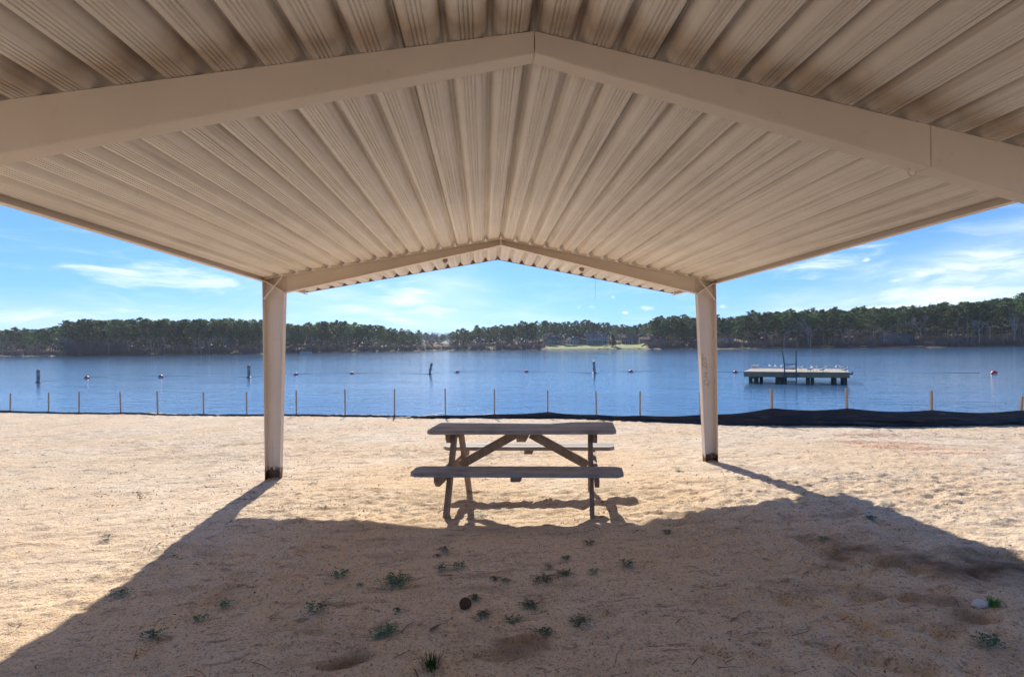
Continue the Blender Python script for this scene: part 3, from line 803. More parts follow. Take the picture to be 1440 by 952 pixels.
# eave trims
for side, ze in ((-1, ZL), (1, ZRt)):
    mb = MB(); x0 = side*W
    xa, xb = sorted((x0+side*.002, x0+side*.012)); mb.box((xa, Y_BACK, ze-.036), (xb, Y_END, ze+.058))
    xa, xb = sorted((x0-side*.045, x0+side*.0018)); mb.box((xa, Y_BACK, ze-.036), (xb, Y_END, ze-.030))
    prt(mb, 'eave_trim', M['frame'])
CH = .10   # channel depth
def frame(Y, open_dir, depth0, taper):
    """gable frame of tapered channels. open_dir -1: flanges towards the camera, +1: away"""
    yw0, yw1 = (Y-.004, Y+.004)
    yf = Y+open_dir*CH
    fa, fb = sorted((Y+open_dir*.004, yf))
    t = .007
    def depth(x): return depth0+taper*abs(x-RX)
    def zt(x): return roof_line(x)-.003
    XI = 2.775                         # inner face of the post at the haunch
    def raft(side, xa, xb):
        x0, x1 = RX+side*xa, RX+side*xb
        mb = MB()
        def slab(ta, tb, y0, y1):      # between two offsets below the roof line
            q = [(x0, zt(x0)-ta(x0)), (x1, zt(x1)-ta(x1)), (x1, zt(x1)-tb(x1)), (x0, zt(x0)-tb(x0))]
            vs = [(x, y0, z) for x, z in q]+[(x, y1, z) for x, z in q]
            f = [(0,1,2,3),(7,6,5,4),(0,4,5,1),(1,5,6,2),(2,6,7,3),(3,7,4,0)]
            if side < 0: f = [tuple(reversed(a)) for a in f]
            mb.add(vs, f)
        slab(lambda x: 0., lambda x: depth(x), yw0, yw1)
        slab(lambda x: 0., lambda x: t, fa, fb)
        slab(lambda x: depth(x)-t, lambda x: depth(x), fa, fb)
        prt(mb, 'rafter', M['frame'], bevel=.003)
    g = .0018
    if open_dir > 0:
        for side in (-1,1):
            cut = 1.977 if side > 0 else 5.
            end = XI-side*RX-.001
            segs = [(g, min(cut, end)-(g if cut < end else 0))]
            if cut < end: segs.append((cut+g, end))
            for a, b in segs: raft(side, a, b)
        # plates behind the butt joints
        mb = MB()
        for x in (RX, RX+1.977):
            mb.box((x-.03, Y+.0045, zt(x)-depth(x)+.02), (x+.03, Y+.008, zt(x)-.02))
        prt(mb, 'splice_plate', M['seam'])
        mb = MB(); xs_ = RX+1.94; zz = zt(xs_)-depth(xs_)
        mb.tube([(xs_+.022*math.cos(q), Y+.075, zz-.012+.022*math.sin(q)) for q in np.linspace(0, 2*math.pi, 15)], .005, 6, False)
        prt(mb, 'lifting_ring', M['frame'])
    else:
        for side in (-1,1): raft(side, g, XI-side*RX-.001)
        mb = MB(); mb.box((RX-.012, Y-CH+.002, zt(RX)-depth(RX)+.004), (RX+.012, Y-.006, zt(RX)-.010)); prt(mb, 'ridge_stiffener', M['frame'])
    for side in (-1, 1):
        xe = side*(W-.004); zk = zt(xe)
        xh = side*XI; zh = zt(xh)-depth(xh)
        base = gz(side*(W-.09), Y)-.12
        xb_ = side*(W-.185)
        mb = MB()
        def pris(poly, y0, y1):
            n = len(poly); vs = [(x, y0, z) for x, z in poly]+[(x, y1, z) for x, z in poly]
            f = [tuple(range(n)), tuple(reversed(range(n, 2*n)))]+[(i, n+i, n+(i+1) % n, (i+1) % n) for i in range(n)]
            if side < 0: f = [tuple(reversed(a)) for a in f]
            mb.add(vs, f)
        s = side
        pris([(xe, base), (xe, zk), (xh, zt(xh)), (xh, zh), (xb_, base)], yw0+.0005, yw1-.0005)                 # web with knee
        pris([(xe, base), (xe, zk), (xe-s*t, zk-.002), (xe-s*t, base)], fa, fb)                                 # outer flange
        pris([(xh, zh), (xh+s*t, zh), (xb_+s*t, base), (xb_, base)], fa, fb)                                     # inner flange
        pris([(xe-s*t, zk-.001), (xh, zt(xh)), (xh, zt(xh)-t), (xe-s*t, zk-t-.001)], fa, fb)                     # cap
        po = prt(mb, 'post', M['post'], bevel=.003)
        # crossed stiffener bars in the knee
        for k, (a, b) in enumerate((((xe-s*.012, zk-.012), (xh+s*.006, zh+.004)), ((xh+s*.02, zt(xh)-.014), (xe-s*.012, zk-.265)))):
            mb = MB(); d = Vector((b[0]-a[0], 0, b[1]-a[1]))
            if k == 0:
                ym = (fa+fb)/2
                mb.bar((a[0], ym, a[1]), (b[0], ym, b[1]), CH-.006, .014, Vector((0,1,0)).cross(d))
            else:
                ym = fa+.018 if open_dir < 0 else fb-.018
                mb.bar((a[0], ym, a[1]), (b[0], ym, b[1]), .045, .014, Vector((0,1,0)).cross(d))
            st = mb.build('stiffener', M['frame'], po)
    return
frame(FR[0], -1, .085, .050)
frame(FR[1], 1, .099, .0545)
frame(FR[2], 1, .099, .0545)
# wide dark rust hole low on the left post, scrawled marks on the right post
posts = [o for o in pav.children if o.name.startswith('post')]
zb = gz(-2.96, 7.5)
mb = MB(); poly = [(-3.02,-.02),(-2.885,-.02),(-2.89,.05),(-2.905,.10),(-2.93,.075),(-2.945,.12),(-2.965,.10),(-2.985,.155),(-3.01,.13),(-3.025,.06)]
mb.prism(poly, 0, .002, Matrix(((1,0,0,0),(0,0,1,7.5435),(0,1,0,zb),(0,0,0,1)))); mb.build('rust_patch', M['seam'], posts[0])
mb = MB()
def px_web(x, y):
    d = ray(x, y); return CAM+d*(7.543/d[1])
strokes = [[(988,497),(988,508),(989,503),(992,503),(993,508)],
           [(991+3*math.cos(a), 513+3*math.sin(a)) for a in np.linspace(0,6.28,9)]+[(994,519)],
           [(990,525),(995,524),(991,530),(996,531)],
           [(993+3.2*math.cos(a), 538+3.2*math.sin(a)) for a in np.linspace(0,6.28,9)]+[(996,545)]]
for s_ in strokes: mb.tube([px_web(*q) for q in s_], .0055, 5)
sc_ = mb.build('scrawl', M['ochre'], posts[1])
# thread and nests hanging from the front frame
q0 = at_dist(838, 364, 1); 
d = ray(838, 366); P0 = CAM+d*(7.49/d[1]); d = ray(836.5, 421); P1 = CAM+d*(7.49/d[1])
mb = MB(); mb.tube([P0, Vector(P0).lerp(Vector(P1), .5)+Vector((.01,0,0)), P1], .0022, 5)
mb.build('hanging_thread', M['thread']); tag(bpy.data.objects['hanging_thread'], 'thin frayed thread hanging from the right half of the lake side rafter', 'thread')
for (x, y, lab) in ((818,378,'small grey mud nest under the roof edge right of the gable peak'), (626,366,'small grey mud nest under the roof edge left of the gable peak')):
    d = ray(x, y); t = 8.3
    for _ in range(40):
        P = CAM+d*t; t += (roof_line(P[0])-.012-P[2])/d[2]*.5
    P = CAM+d*t
    mb = MB(); rr = random.Random(x)
    mb.lathe([(.004,-.045),(.022,-.038),(.036,-.018),(.042,.004),(.034,.016),(.004,.02)], 10)
    mb.v = [(a*rr.uniform(.8,1.2), b*rr.uniform(.8,1.2), c) for a, b, c in mb.v]
    o = mb.build('mud_nest', M['nest'], smooth=True); o.location = P; tag(o, lab, 'nest')

# ------------------------------------------------------------------ picnic table
TZ = .77
tb = empty('picnic_table', (.18,5.62,gz(.18,5.62)*.0-.01), 'weathered grey and brown wooden picnic table with attached benches on the sand', 'picnic table', None, R(-9.8))
def board(mb, x0, x1, y0, y1, z0, z1, ch=.03):
    poly = [(x0+ch,y0),(x1-ch,y0),(x1,y0+ch),(x1,y1-ch),(x1-ch,y1),(x0+ch,y1),(x0,y1-ch),(x0,y0+ch)]
    mb.prism(poly, z0, z1)
def clip_board(mb, x0, x1, y0, y1, z0, z1, c0, c1):
    """c0: chamfer on the y0 side, c1 on the y1 side"""
    poly = []
    poly += [(x0+c0,y0),(x1-c0,y0)]
    if c0: poly += [(x1,y0+c0)]
    poly += [(x1,y1-c1)] if c1 else []
    poly += [(x1-c1,y1),(x0+c1,y1)]
    if c1: poly += [(x0,y1-c1)]
    if c0: poly += [(x0,y0+c0)]
    mb.prism(poly, z0, z1)
mb = MB()
wd = .191
for k in range(3):
    y0 = -.298+k*.2
    clip_board(mb, -.925, .925, y0, y0+wd, TZ-.04+(.002 if k == 1 else 0), TZ+(.002 if k == 1 else 0), .035 if k == 0 else 0., .035 if k == 2 else 0.)
mb.build('tabletop', M['wood_top'], tb, bevel=.006)
for s in (-1,1):
    mb = MB(); c = s*.63
    clip_board(mb, -.955, .955, c-.142, c-.0045, .425, .466, .05, 0.)
    clip_board(mb, -.955, .955, c+.0045, c+.142, .426, .467, 0., .05)
    be = mb.build('bench', M['wood_top'], tb, bevel=.006)
    mb = MB(); mb.box((-.045,c-.12,.382), (.045,c+.12,.4245)); mb.build('cleat', M['wood_leg'], be, bevel=.003)
LX = .70
for sx in (-1,1):
    for sy in (-1,1):
        mb = MB()
        x0, x1 = sorted((sx*LX, sx*(LX-.042)))
        yt, yb = sy*.13, sy*.56; w = .062
        M_ = None
        poly = [(yt-w*.9, TZ-.042), (yt+w*.9, TZ-.042), (yb+w, -.05), (yb-w, -.05)]
        vs = [(x0, y, z) for y, z in poly]+[(x1, y, z) for y, z in poly]
        mb.add(vs, [(0,1,2,3),(7,6,5,4),(0,4,5,1),(1,5,6,2),(2,6,7,3),(3,7,4,0)])
        mb.build('leg', M['wood_leg'], tb, bevel=.003)
    mb = MB(); x0, x1 = sorted((sx*(LX+.001), sx*(LX+.043)))
    mb.prism([(-.72,.424),(.72,.424),(.72,.37),(.66,.315),(-.66,.315),(-.72,.37)], x0, x1, Matrix(((0,0,1,0),(1,0,0,0),(0,1,0,0),(0,0,0,1))))
    mb.build('bench_support', M['wood_leg'], tb, bevel=.003)
    mb = MB(); mb.prism([(-.27,TZ-.041),(.27,TZ-.041),(.27,TZ-.09),(.22,TZ-.135),(-.22,TZ-.135),(-.27,TZ-.09)], x0, x1, Matrix(((0,0,1,0),(1,0,0,0),(0,1,0,0),(0,0,0,1))))
    mb.build('top_cleat', M['wood_leg'], tb, bevel=.003)
    mb = MB(); mb.bar((sx*(LX-.05),0,.375), (sx*.075,0,TZ-.078), .042, .088); mb.build('brace', M['wood_leg'], tb, bevel=.003)
mb = MB(); mb.prism([(-.26,TZ-.041),(.26,TZ-.041),(.26,TZ-.085),(.22,TZ-.125),(-.22,TZ-.125),(-.26,TZ-.085)], -.045, .045, Matrix(((0,0,1,0),(1,0,0,0),(0,1,0,0),(0,0,0,1))))
mb.build('top_cleat', M['wood_leg'], tb, bevel=.003)

# ------------------------------------------------------------------ silt fence
stakes_px = [13,67,110,169,221,285.6,346,416,485,554,626,695,770,839,900,985,1086,1192,1311,1433]
stake_top = [553,552,551,551,550,551,551,549,547,547,546,547,549,550,550,551,546,546,549,557]
st_pts = []
def bearing_fence(x):
    d = ray(x, 560.); t = 10.
    lo, hi = 4., 60.
    for _ in range(50):
        mid = (lo+hi)/2; P = CAM+d*mid
        if P[1] < float(fence_y(P[0])): lo = mid
        else: hi = mid
    P = CAM+d*lo; return P[0], P[1], lo
top_px_fab = {0:577,1:578.5,2:579.5,3:580.5,4:582,5:583,6:583.5,7:584,8:584,9:585,10:583.5,11:582,12:579,13:583,14:584,15:583,16:573.5,17:574,18:576.5,19:577}
anchors = ['left edge of the photo','left edge of the photo']
ordw = ['first','second','third','fourth','fifth','sixth','seventh','eighth','ninth','tenth','eleventh','twelfth']
labels = ['thin wooden stake at the far left end of the black silt fence',
 'second stake of the silt fence counted from its left end','third stake of the silt fence counted from its left end',
 'fourth stake from the left, midway along the fence left of the left post','fifth stake from the left, standing in black fabric over open sand',
 'sixth stake from the left, second one left of the left pavilion post','stake of the silt fence standing just left of the left pavilion post',
 'stake of the silt fence standing just right of the left pavilion post','second stake to the right of the left pavilion post',
 'dark stake just left of the picnic table with cord trailing at its foot','tallest looking stake directly behind the left end of the picnic table',
 'stake behind the picnic table just left of its middle','stake behind the picnic table where the black fabric peaks',
 'stake behind the right end of the picnic table','stake in the gap between the picnic table and the right post',
 'stake almost hidden behind the right pavilion post','pale stake right of the right post where the black fabric rises',
 'pale stake below the right end of the swim platform','pale thick stake between the platform and the right edge stake',
 'leaning pale stake at the far right edge of the beach']
cols = []
for k, x in enumerate(stakes_px):
    X, Y, t = bearing_fence(x); g0 = gz(X, Y)
    d = ray(x, stake_top[k]); zt_ = CZ+d[2]*t
    d2 = ray(x, top_px_fab[k]); zf = CZ+d2[2]*t
    cols.append((X, Y, g0, zf))
    wk = .038 if k < 16 else .046
    mb = MB(); lean = .0 if k < 19 else .09
    h = zt_-g0
    lx = random.uniform(-.02,.02)+lean; ly = random.uniform(-.02,.02)
    mb.bar((0,0,-.25), (lx*.9,ly,h-.015), wk, wk, (0,1,0)); 
    mb.bar((lx*.9,ly,h-.015), (lx,ly,h), wk*.6, wk*.6, (0,1,0))
    o = mb.build('fence_stake', M['stake'], bevel=.002); o.location = (X, Y+.03, g0); tag(o, labels[k], 'stake', 'stakes of the black silt fence')
# fabric: continuous wrinkled strip in front of the stakes
cols = [(-34., float(fence_y(-34.)), gz(-34., float(fence_y(-34.))), gz(-34., float(fence_y(-34.)))+.28)]+cols+[(14.2, float(fence_y(14.2)), gz(14.2, float(fence_y(14.2))), gz(14.2, float(fence_y(14.2)))+.42), (26., float(fence_y(26.)), gz(26., float(fence_y(26.))), gz(26., float(fence_y(26.)))+.42)]
cx_ = np.array([c[0] for c in cols]); chh = np.array([max(.10, c[3]-c[2]) for c in cols])
czz = np.array([c[3] for c in cols]); fx = np.arange(-34, 26, .10); NV = 20
vs = []
for x in fx:
    y = float(fence_y(x)); g0 = gz(x, y-.03)
    h = float(np.interp(x, cx_, chh))
    i = int(np.searchsorted(cx_, x))-1; i = min(max(i,0), len(cx_)-2)
    t = (x-cx_[i])/(cx_[i+1]-cx_[i]); sag = math.sin(math.pi*t)*min(.05, h*.16)
    h = h-sag
    zt_f = max(float(np.interp(x, cx_, czz))-sag, g0+.06)
    for j in range(NV+1):
        v = j/NV
        a = np.array([x*.55]); b = np.array([v*2.6+x*.05])
        wr = .07*float(vnoise(a, b*1.6, 31)[0])+.06*float(vnoise(a*1.6, b*3.4+a*.6, 32)[0])
        belly = -.05*math.sin(math.pi*min(1, v*1.1))*min(1, h/.25)-(1-v)**3*.07
        vs.append((x, y-.015+(wr+belly)*min(1., h/.2)*(1-.7*v*v), g0-.04+(zt_f-g0+.04)*v))
n = NV+1
F = np.array([(i*n+j, (i+1)*n+j, (i+1)*n+j+1, i*n+j+1) for i in range(len(fx)-1) for j in range(NV)])
o = bpy.data.objects.new('silt_fence', np_mesh('silt_fence', np.array(vs), F, M['fabric'])); col.objects.link(o)
s = o.modifiers.new('s', 'SOLIDIFY'); s.thickness = .004
tag(o, 'long low black fabric silt fence sagging along the edge of the beach', 'silt fence')
mb = MB(); X, Y, t = bearing_fence(554)
mb.tube([(X,Y-.05,gz(X,Y)+.1),(X+.12,Y-.25,gz(X+.1,Y-.25)+.02),(X-.15,Y-.4,gz(X-.15,Y-.4)+.02),(X+.7,Y-.2,gz(X+.7,Y-.2)+.03),(X+1.5,Y-.1,gz(X+1.5,Y-.1)+.12)], .012, 5)
tag(mb.build('loose_cord', M['black']), 'loose black cord trailing on the sand at the fence left of the table', 'cord')

# ------------------------------------------------------------------ buoys
def spar_buoy():
    e = empty('marker_buoy', (0,0,0), 'x', 'buoy', 'tall marker buoys of the swimming area')
    m = MB(); m.lathe([(.10,-.5),(.115,-.4),(.115,.36)], 14); m.build('lower_tube', M['tube'], e, smooth=False)
    m = MB(); m.lathe([(.121,.30),(.121,.42)], 14); m.build('orange_band', M['orange'], e)
    m = MB(); m.lathe([(.113,.361),(.113,.62)], 14); m.build('sign_face', M['h_grey'], e)
    m = MB(); m.lathe([(.121,.80),(.121,.92)], 14); m.build('orange_band', M['orange'], e)
    m = MB(); m.lathe([(.114,.621),(.114,1.0),(.09,1.06),(.03,1.09)], 14); m.build('upper_tube', M['tube'], e)
    m = MB(); m.lathe([(.13,-.06),(.19,-.04),(.19,.05),(.13,.08)], 14); m.build('float_collar', M['black'], e)
    m = MB(); m.tube([(.03*math.cos(a),0,1.115+.03*math.sin(a)) for a in np.linspace(0,6.28,9)], .008, 5); m.build('top_ring', M['steel'], e)
    return e
B0 = spar_buoy(); first = True
labs = ['upright striped marker buoy furthest left on the lake','striped marker buoy standing just left of the left pavilion post',
        'leaning dark marker buoy seen above the left end of the picnic table','striped marker buoy seen above the right end of the picnic table']
for (x, yw, yt, tilt, lab) in ((54,538,518.5,0,labs[0]),(350,531,512,0,labs[1]),(604,526,509,12,labs[2]),(836,525,507,-3,labs[3])):
    o = B0 if first else copy_tree(B0); first = False
    P = on_z(x, yw, LAKE); _, _, dep = px_of(P); s = (yw-yt)*dep/PX_H/1.12
    o.location = P; o.scale = (s,s,s); o.rotation_euler = (0, R(tilt), random.uniform(0,1) if not tilt else 0); o['label'] = lab
def float_buoy():
    e = empty('float_buoy', (0,0,0), 'x', 'buoy', 'round floats on the swim line')
    m = MB(); m.lathe([(.01,-.2),(.10,-.175),(.17,-.11),(.2,-.03),(.2,.03),(.17,.11),(.10,.175),(.01,.2)], 16); m.build('float_ball', M['red'], e, smooth=True)
    m = MB(); m.lathe([(.2025,-.025),(.206,0),(.2025,.025)], 16); m.build('seam_band', M['white'], e)
    for s in (-1,1):
        m = MB(); m.tube([(s*.19,0,0),(s*.27,0,.0)], [.05,.035], 8); m.build('rope_collar', M['black'], e)
    return e
G0 = float_buoy(); first = True
fl_l = ['red round float between the leftmost marker buoy and its next float','red round float midway between two markers left of the left post',
        'dark round float just right of the left pavilion post','dark round float second to the right of the left post',
        'dark round float right beside the leaning marker buoy','red round float above the middle of the picnic table',
        'red round float right of the marker above the table right end','dark round float beside the left end of the swim platform','big red round float alone at the far right of the lake']
for (x, y, s, lab) in zip((122,226,416,495,643,740,887,1034,1398), (531.5,530,526.5,525,523,522.5,522.5,523.5,525), (1.05,1.1,.95,.9,.95,.95,1.0,.9,1.15), fl_l):
    o = G0 if first else copy_tree(G0); first = False
    o.location = on_z(x, y+1, LAKE); o.location.z += .06; o.scale = (s,s,s); o['label'] = lab; o.rotation_euler = (R(random.uniform(-12,12)),0,random.uniform(-.3,.3))
mb = MB()
seq = [(54,537.5),(122,531),(226,529.5),(350,530.5),(416,526.5),(495,525),(604,526),(643,523),(740,522.5),(836,525),(887,522.5),(1034,523.5),(1398,525)]
pts = []
for (a, b) in zip(seq[:-1], seq[1:]):
    A, Bp = on_z(*a, LAKE), on_z(*b, LAKE)
    for t in np.arange(0,1,.08):
        P = A*(1-t)+Bp*t; out = 1.6*math.sin(math.pi*t); pts.append((P[0], P[1]+out, LAKE+.012-.03*math.sin(math.pi*t)))
mb.tube(pts, .022, 5)
tag(mb.build('swim_rope', M['rope']), 'thin dark rope floating between the buoys on the lake', 'rope')

# ------------------------------------------------------------------ swim platform
DZ = .80
A = on_z(1045.8, 522.3, LAKE+DZ); Bq = on_z(1195, 523.6, LAKE+DZ)
ax = (Bq-A); Lp = float(np.linalg.norm(ax)); rzp = math.atan2(ax[1], ax[0])
pl = empty('swim_platform', (A[0], A[1], LAKE), 'wooden swim platform on dark posts with gulls on its deck', 'swim platform', None, rzp)
DPT = 5.2
mb = MB(); nb_ = 34
for k in range(nb_):
    x0 = Lp*k/nb_; mb.box((x0+.006,-.02,DZ-.04+.003*(k % 2)), (x0+Lp/nb_-.006,DPT,DZ+.003*(k % 2)))
mb.build('deck', M['dock_boards'] if 'dock_boards' in M else M['dock_wood'], pl)
mb = MB(); mb.box((0,.02,DZ-.37),(Lp,.07,DZ-.042)); mb.box((0,DPT-.09,DZ-.37),(Lp,DPT-.04,DZ-.042)); mb.box((.001,.072,DZ-.369),(.05,DPT-.092,DZ-.043)); mb.box((Lp-.05,.072,DZ-.369),(Lp-.001,DPT-.092,DZ-.043))
mb.build('skirt', M['dock_side'], pl)
for x in (.42,.75,Lp*.33,Lp*.36+.1,Lp*.62,Lp*.655+.05,Lp-.85,Lp-.25):
    for y in (.25, DPT-.4):
        mb = MB(); mb.box((x-.11,y-.11,-1.2),(x+.11,y+.11,DZ-.38)); mb.build('post', M['dock_dark'], pl)
    mb = MB(); mb.bar((x,.25,DZ-.5),(x,DPT-.4,DZ-.5), .14, .1); mb.build('beam', M['dock_dark'], pl)
mb = MB(); mb.tube([(Lp+.02,.1,DZ-.1),(Lp+.14,.05,DZ-.12),(Lp+.14,.05,DZ+.02)], .05, 6); mb.build('cleat', M['black'], pl)
lx0 = Lp*.405; lx1 = Lp*.515
ld = None
for x, dx in ((lx0,-.10),(lx1,0.)):
    mb = MB(); mb.tube([(x,-.10,-.1),(x,-.10,DZ+.35),(x+dx*.5,-.08,DZ+.9),(x+dx*1.5,-.02,DZ+1.42)], .042, 8)
    o = mb.build('ladder_rail', M['ladder'], pl); ld = ld or o
for z in (.16,.44,.72,1.0,1.3):
    mb = MB(); mb.tube([(lx0,-.10,z),(lx1,-.10,z)], .032, 8); mb.build('ladder_rung', M['ladder'], pl)
# gulls
def gull_meshes():
    m = MB()
    pth = [(-.20,.0,.10),(-.14,0,.115),(-.06,0,.13),(.03,0,.145),(.09,0,.17),(.115,0,.205),(.125,0,.235),(.145,0,.25),(.17,0,.25),(.185,0,.247)]
    rad = [.008,.035,.06,.066,.052,.034,.034,.036,.024,.004]
    m.tube(pth, rad, 10)
    body = m.mesh('body', M['gull_white'], True)
    w = []
    for s in (-1,1):
        m = MB(); m.tube([(.06,s*.045,.165),(-.02,s*.06,.155),(-.12,s*.05,.135),(-.25,s*.02,.115)], [.02,.04,.03,.004], 6)
        m.v = [(x, y, z) for x, y, z in m.v]; w.append(m.mesh('wing', M['gull_grey'], True))
    l = []
    for s in (-1,1):
        m = MB(); m.tube([(.0,s*.025,.09),(.005,s*.025,.01),(.04,s*.025,.004)], .007, 5); l.append(m.mesh('leg', M['beak']))
    m = MB(); m.tube([(.178,0,.248),(.215,0,.243),(.225,0,.236)], [.010,.007,.002], 6); bk = m.mesh('beak', M['beak'])
    return body, w, l, bk
body, wgs, lgs, bk = gull_meshes()
gull_l = ['white gull at the far left end of the platform back edge','white gull second from the left on the platform','white gull third from the left, close by the second gull on the platform',
 'gull just right of the three leftmost birds, left of the ladder','gull halfway between the left birds and the ladder','darker gull right beside the left rail of the ladder',
 'gull framed between the two ladder rails','white gull just right of the ladder','white gull low at the platform front edge, first right of the ladder','white upright gull nearest the middle right of the deck',
 'dark gull with raised tail at the middle right of the deck','white gull on the front edge alone right of the dark gull','gull of the right half on the back edge','gull left one of the close trio at the right end','gull right one of the close trio at the right end','white gull at the front right corner of the deck']
gp = [(215,.9),(248,.9),(286,.88),(400,.95),(460,.95),(522,.95),(636,.9),(730,.6),(832,.1),(852,.5),(912,.75),(965,.06),(1014,.9),(1106,.9),(1166,.7),(1205,.05)]
for (cx, v), lab in zip(gp, gull_l):
    pxx = 1030+cx/7.58
    u = 0
    yl = .15+v*(DPT-.4)
    lo, hi = -2., Lp+2.
    c_, s_ = math.cos(rzp), math.sin(rzp)
    for _ in range(40):
        mid = (lo+hi)/2; Pw = (A[0]+mid*c_-yl*s_, A[1]+mid*s_+yl*c_, LAKE+DZ)
        if px_of(Pw)[0] < pxx: lo = mid
        else: hi = mid
    lo = min(max(lo, .15), Lp-.15)
    Pw = (A[0]+lo*c_-yl*s_, A[1]+lo*s_+yl*c_, LAKE+DZ+.004)
    e = empty('gull', Pw, lab, 'gull', 'gulls on the swim platform', random.uniform(0,6.28)); sz = random.uniform(1.0,1.2); e.scale = (sz,sz,sz)
    for nm, me_ in [('body', body)]+[('wing', q) for q in wgs]+[('leg', q) for q in lgs]+[('beak', bk)]:
        c = bpy.data.objects.new(nm, me_); col.objects.link(c); c.parent = e

# ------------------------------------------------------------------ weeds and litter on the sand
def weed_mesh(seed, kind):
    r_ = random.Random(seed); m = MB()
    if kind == 'grass':
        for _ in range(160):
            a = r_.uniform(0,6.28); rr_ = r_.uniform(0,.055); L = r_.uniform(.05,.095); ln = r_.uniform(.1,.7)
            p = Vector((math.cos(a)*rr_, math.sin(a)*rr_, -.004)); d = Vector((math.cos(a)*ln, math.sin(a)*ln, 1)).normalized()
            s = Vector((-math.sin(a), math.cos(a), 0))*.0022
            q = p+d*L*.6; e = p+d*L+Vector((math.cos(a), math.sin(a), -.3))*L*.25*ln
            m.add([p-s, p+s, q+s*.8, q-s*.8, e], [(0,1,2,3),(3,2,4)])
    else:
        n = {'rosette':18,'flat':15,'big':44}[kind]
        for k in range(n):
            a = r_.uniform(0,6.28); L = r_.uniform(.35,1.)*{'rosette':.06,'flat':.075,'big':.10}[kind]
            c0 = Vector((r_.gauss(0,.012), r_.gauss(0,.012), 0))
            if kind == 'big': c0 = Vector((r_.gauss(0,.03), r_.gauss(0,.03), 0))
            pr = None
            npt = 5
            for j in range(npt):                 # prostrate stems lined with small leaves
                t = (j+1)/npt; c = c0+Vector((math.cos(a)*L*t, math.sin(a)*L*t, .012+.018*math.sin(t*2.4)+r_.uniform(0,.008)))
                for s_ in (-1,1):
                    b = a+s_*r_.uniform(.5,1.2); l = r_.uniform(.009,.016)
                    d = Vector((math.cos(b), math.sin(b), r_.uniform(-.1,.6)))*l; sd = Vector((-math.sin(b), math.cos(b), r_.uniform(-.3,.3)))*l*.33
                    m.add([c, c+d*.5+sd, c+d, c+d*.5-sd], [(0,1,2,3)])
            e = c0+Vector((math.cos(a)*L, math.sin(a)*L, .016)); sd = Vector((-math.sin(a), math.cos(a), 0))*.0012
            m.add([c0-sd, c0+sd, e+sd*.5+Vector((0,0,.004)), e-sd*.5+Vector((0,0,.004))], [(0,1,2,3)])
    return m
WM = {}
for kd, mt in (('rosette','weed'),('flat','weed'),('big','weed'),('grass','grass_bright'),('greyflat','weed_grey')):
    for v in range(3): WM[kd, v] = weed_mesh(50+v*7, 'flat' if kd == 'greyflat' else kd).mesh('weed', M[mt])
weeds = [
 (558,818,'big',1.25,'largest dark green weed clump in the shaded sand left of centre'),
 (478,811,'flat',1.35,'flat spreading weed left of the largest weed clump'),
 (507,824,'rosette',.6,'tiny blue green weed just left of the largest weed clump'),
 (624,776,'flat',1.05,'weed nearest the shadow edge below the table left leg'),
 (614,782,'rosette',.6,'tiny weed just left of the one below the table left leg'),
 (621,799,'flat',1.1,'left weed of the ragged pair below the table left leg'),
 (646,797,'flat',1.1,'right weed of the ragged pair below the table left leg'),
 (698,813,'rosette',.8,'left one of two small dark weeds side by side at centre'),
 (712,816,'rosette',.75,'right one of two small dark weeds side by side at centre'),
 (763,814,'big',.85,'rounded bushy weed right of the two small dark weeds'),
 (795,808,'big',.75,'bright green compact weed right of the rounded bushy weed'),
 (772,796,'rosette',.6,'tiny bright weed above the rounded bushy weed'),
 (835,803,'rosette',.8,'small weed right of the bright compact weed'),
 (828,765,'flat',1.0,'weed just below the table right leg in the shade'),
 (796,785,'rosette',.8,'faint small weed between the table right leg and the bushy weed'),
 (882,792,'flat',1.1,'straggling weed farthest right of the weeds below the table'),
 (670,843,'rosette',.95,'weed just right of the pine cone'),
 (682,866,'rosette',.9,'small weed below and right of the pine cone'),
 (721,870,'flat',1.0,'greyish weed with a long stem right of the pine cone'),
 (745,852,'big',.8,'spidery dark weed with long arms right of the pine cone'),
 (765,891,'rosette',.95,'lone small weed below the spidery dark weed'),
 (814,874,'big',.72,'dark compact weed with a pebble at its right side'),
 (562,860,'rosette',.7,'tiny weed well left of the pine cone'),
 (542,893,'big',.95,'dark weed left of the dead leaf near the bottom'),
 (445,862,'flat',1.4,'flat weed at the left of the shaded foreground'),
 (606,943,'grass',1.0,'bright green grass tuft cut by the bottom edge of the photo'),
 (1391,911,'flat',1.3,'green weed low at the right side of the shaded sand'),
 (1398,852,'grass',.75,'dark grass tuft right beside the pale stone'),
 (1157,759,'rosette',.9,'small weed in the shade below the right shadow corner'),
 (1224,731,'rosette',1.0,'small dark weed inside the right corner of the roof shadow'),
 (675,723,'greyflat',1.3,'pale grey green weed in the sun between the table legs'),
 (620,716,'greyflat',1.,'pale weed in the sun just left of the table left legs'),
 (565,717,'greyflat',1.1,'pale weed in the sun left of the picnic table'),
 (440,680,'greyflat',1.2,'pale weed in the sun right of the left post base'),
 (951,662,'greyflat',1.3,'pale weed in the sun left of the right post base'),
 (1040,675,'greyflat',1.1,'pale weed in the sun right of the right post shadow start'),
 (1127,696,'greyflat',1.2,'green weed in the sun above the right shadow corner'),
 (938,748,'rosette',.9,'small weed right of the table where the shadow edge climbs'),
 (152,761,'greyflat',1.1,'lone weed in the sunny sand at the left'),
 (170,840,'flat',1.2,'weed just inside the left edge of the roof shadow'),
 (220,896,'flat',1.1,'weed in the lower left of the roof shadow'),
 (315,853,'flat',1.0,'weed in the left part of the shade above the lower left ones'),
 (280,873,'rosette',.9,'small weed in the left part of the shade beside the flat one'),
]
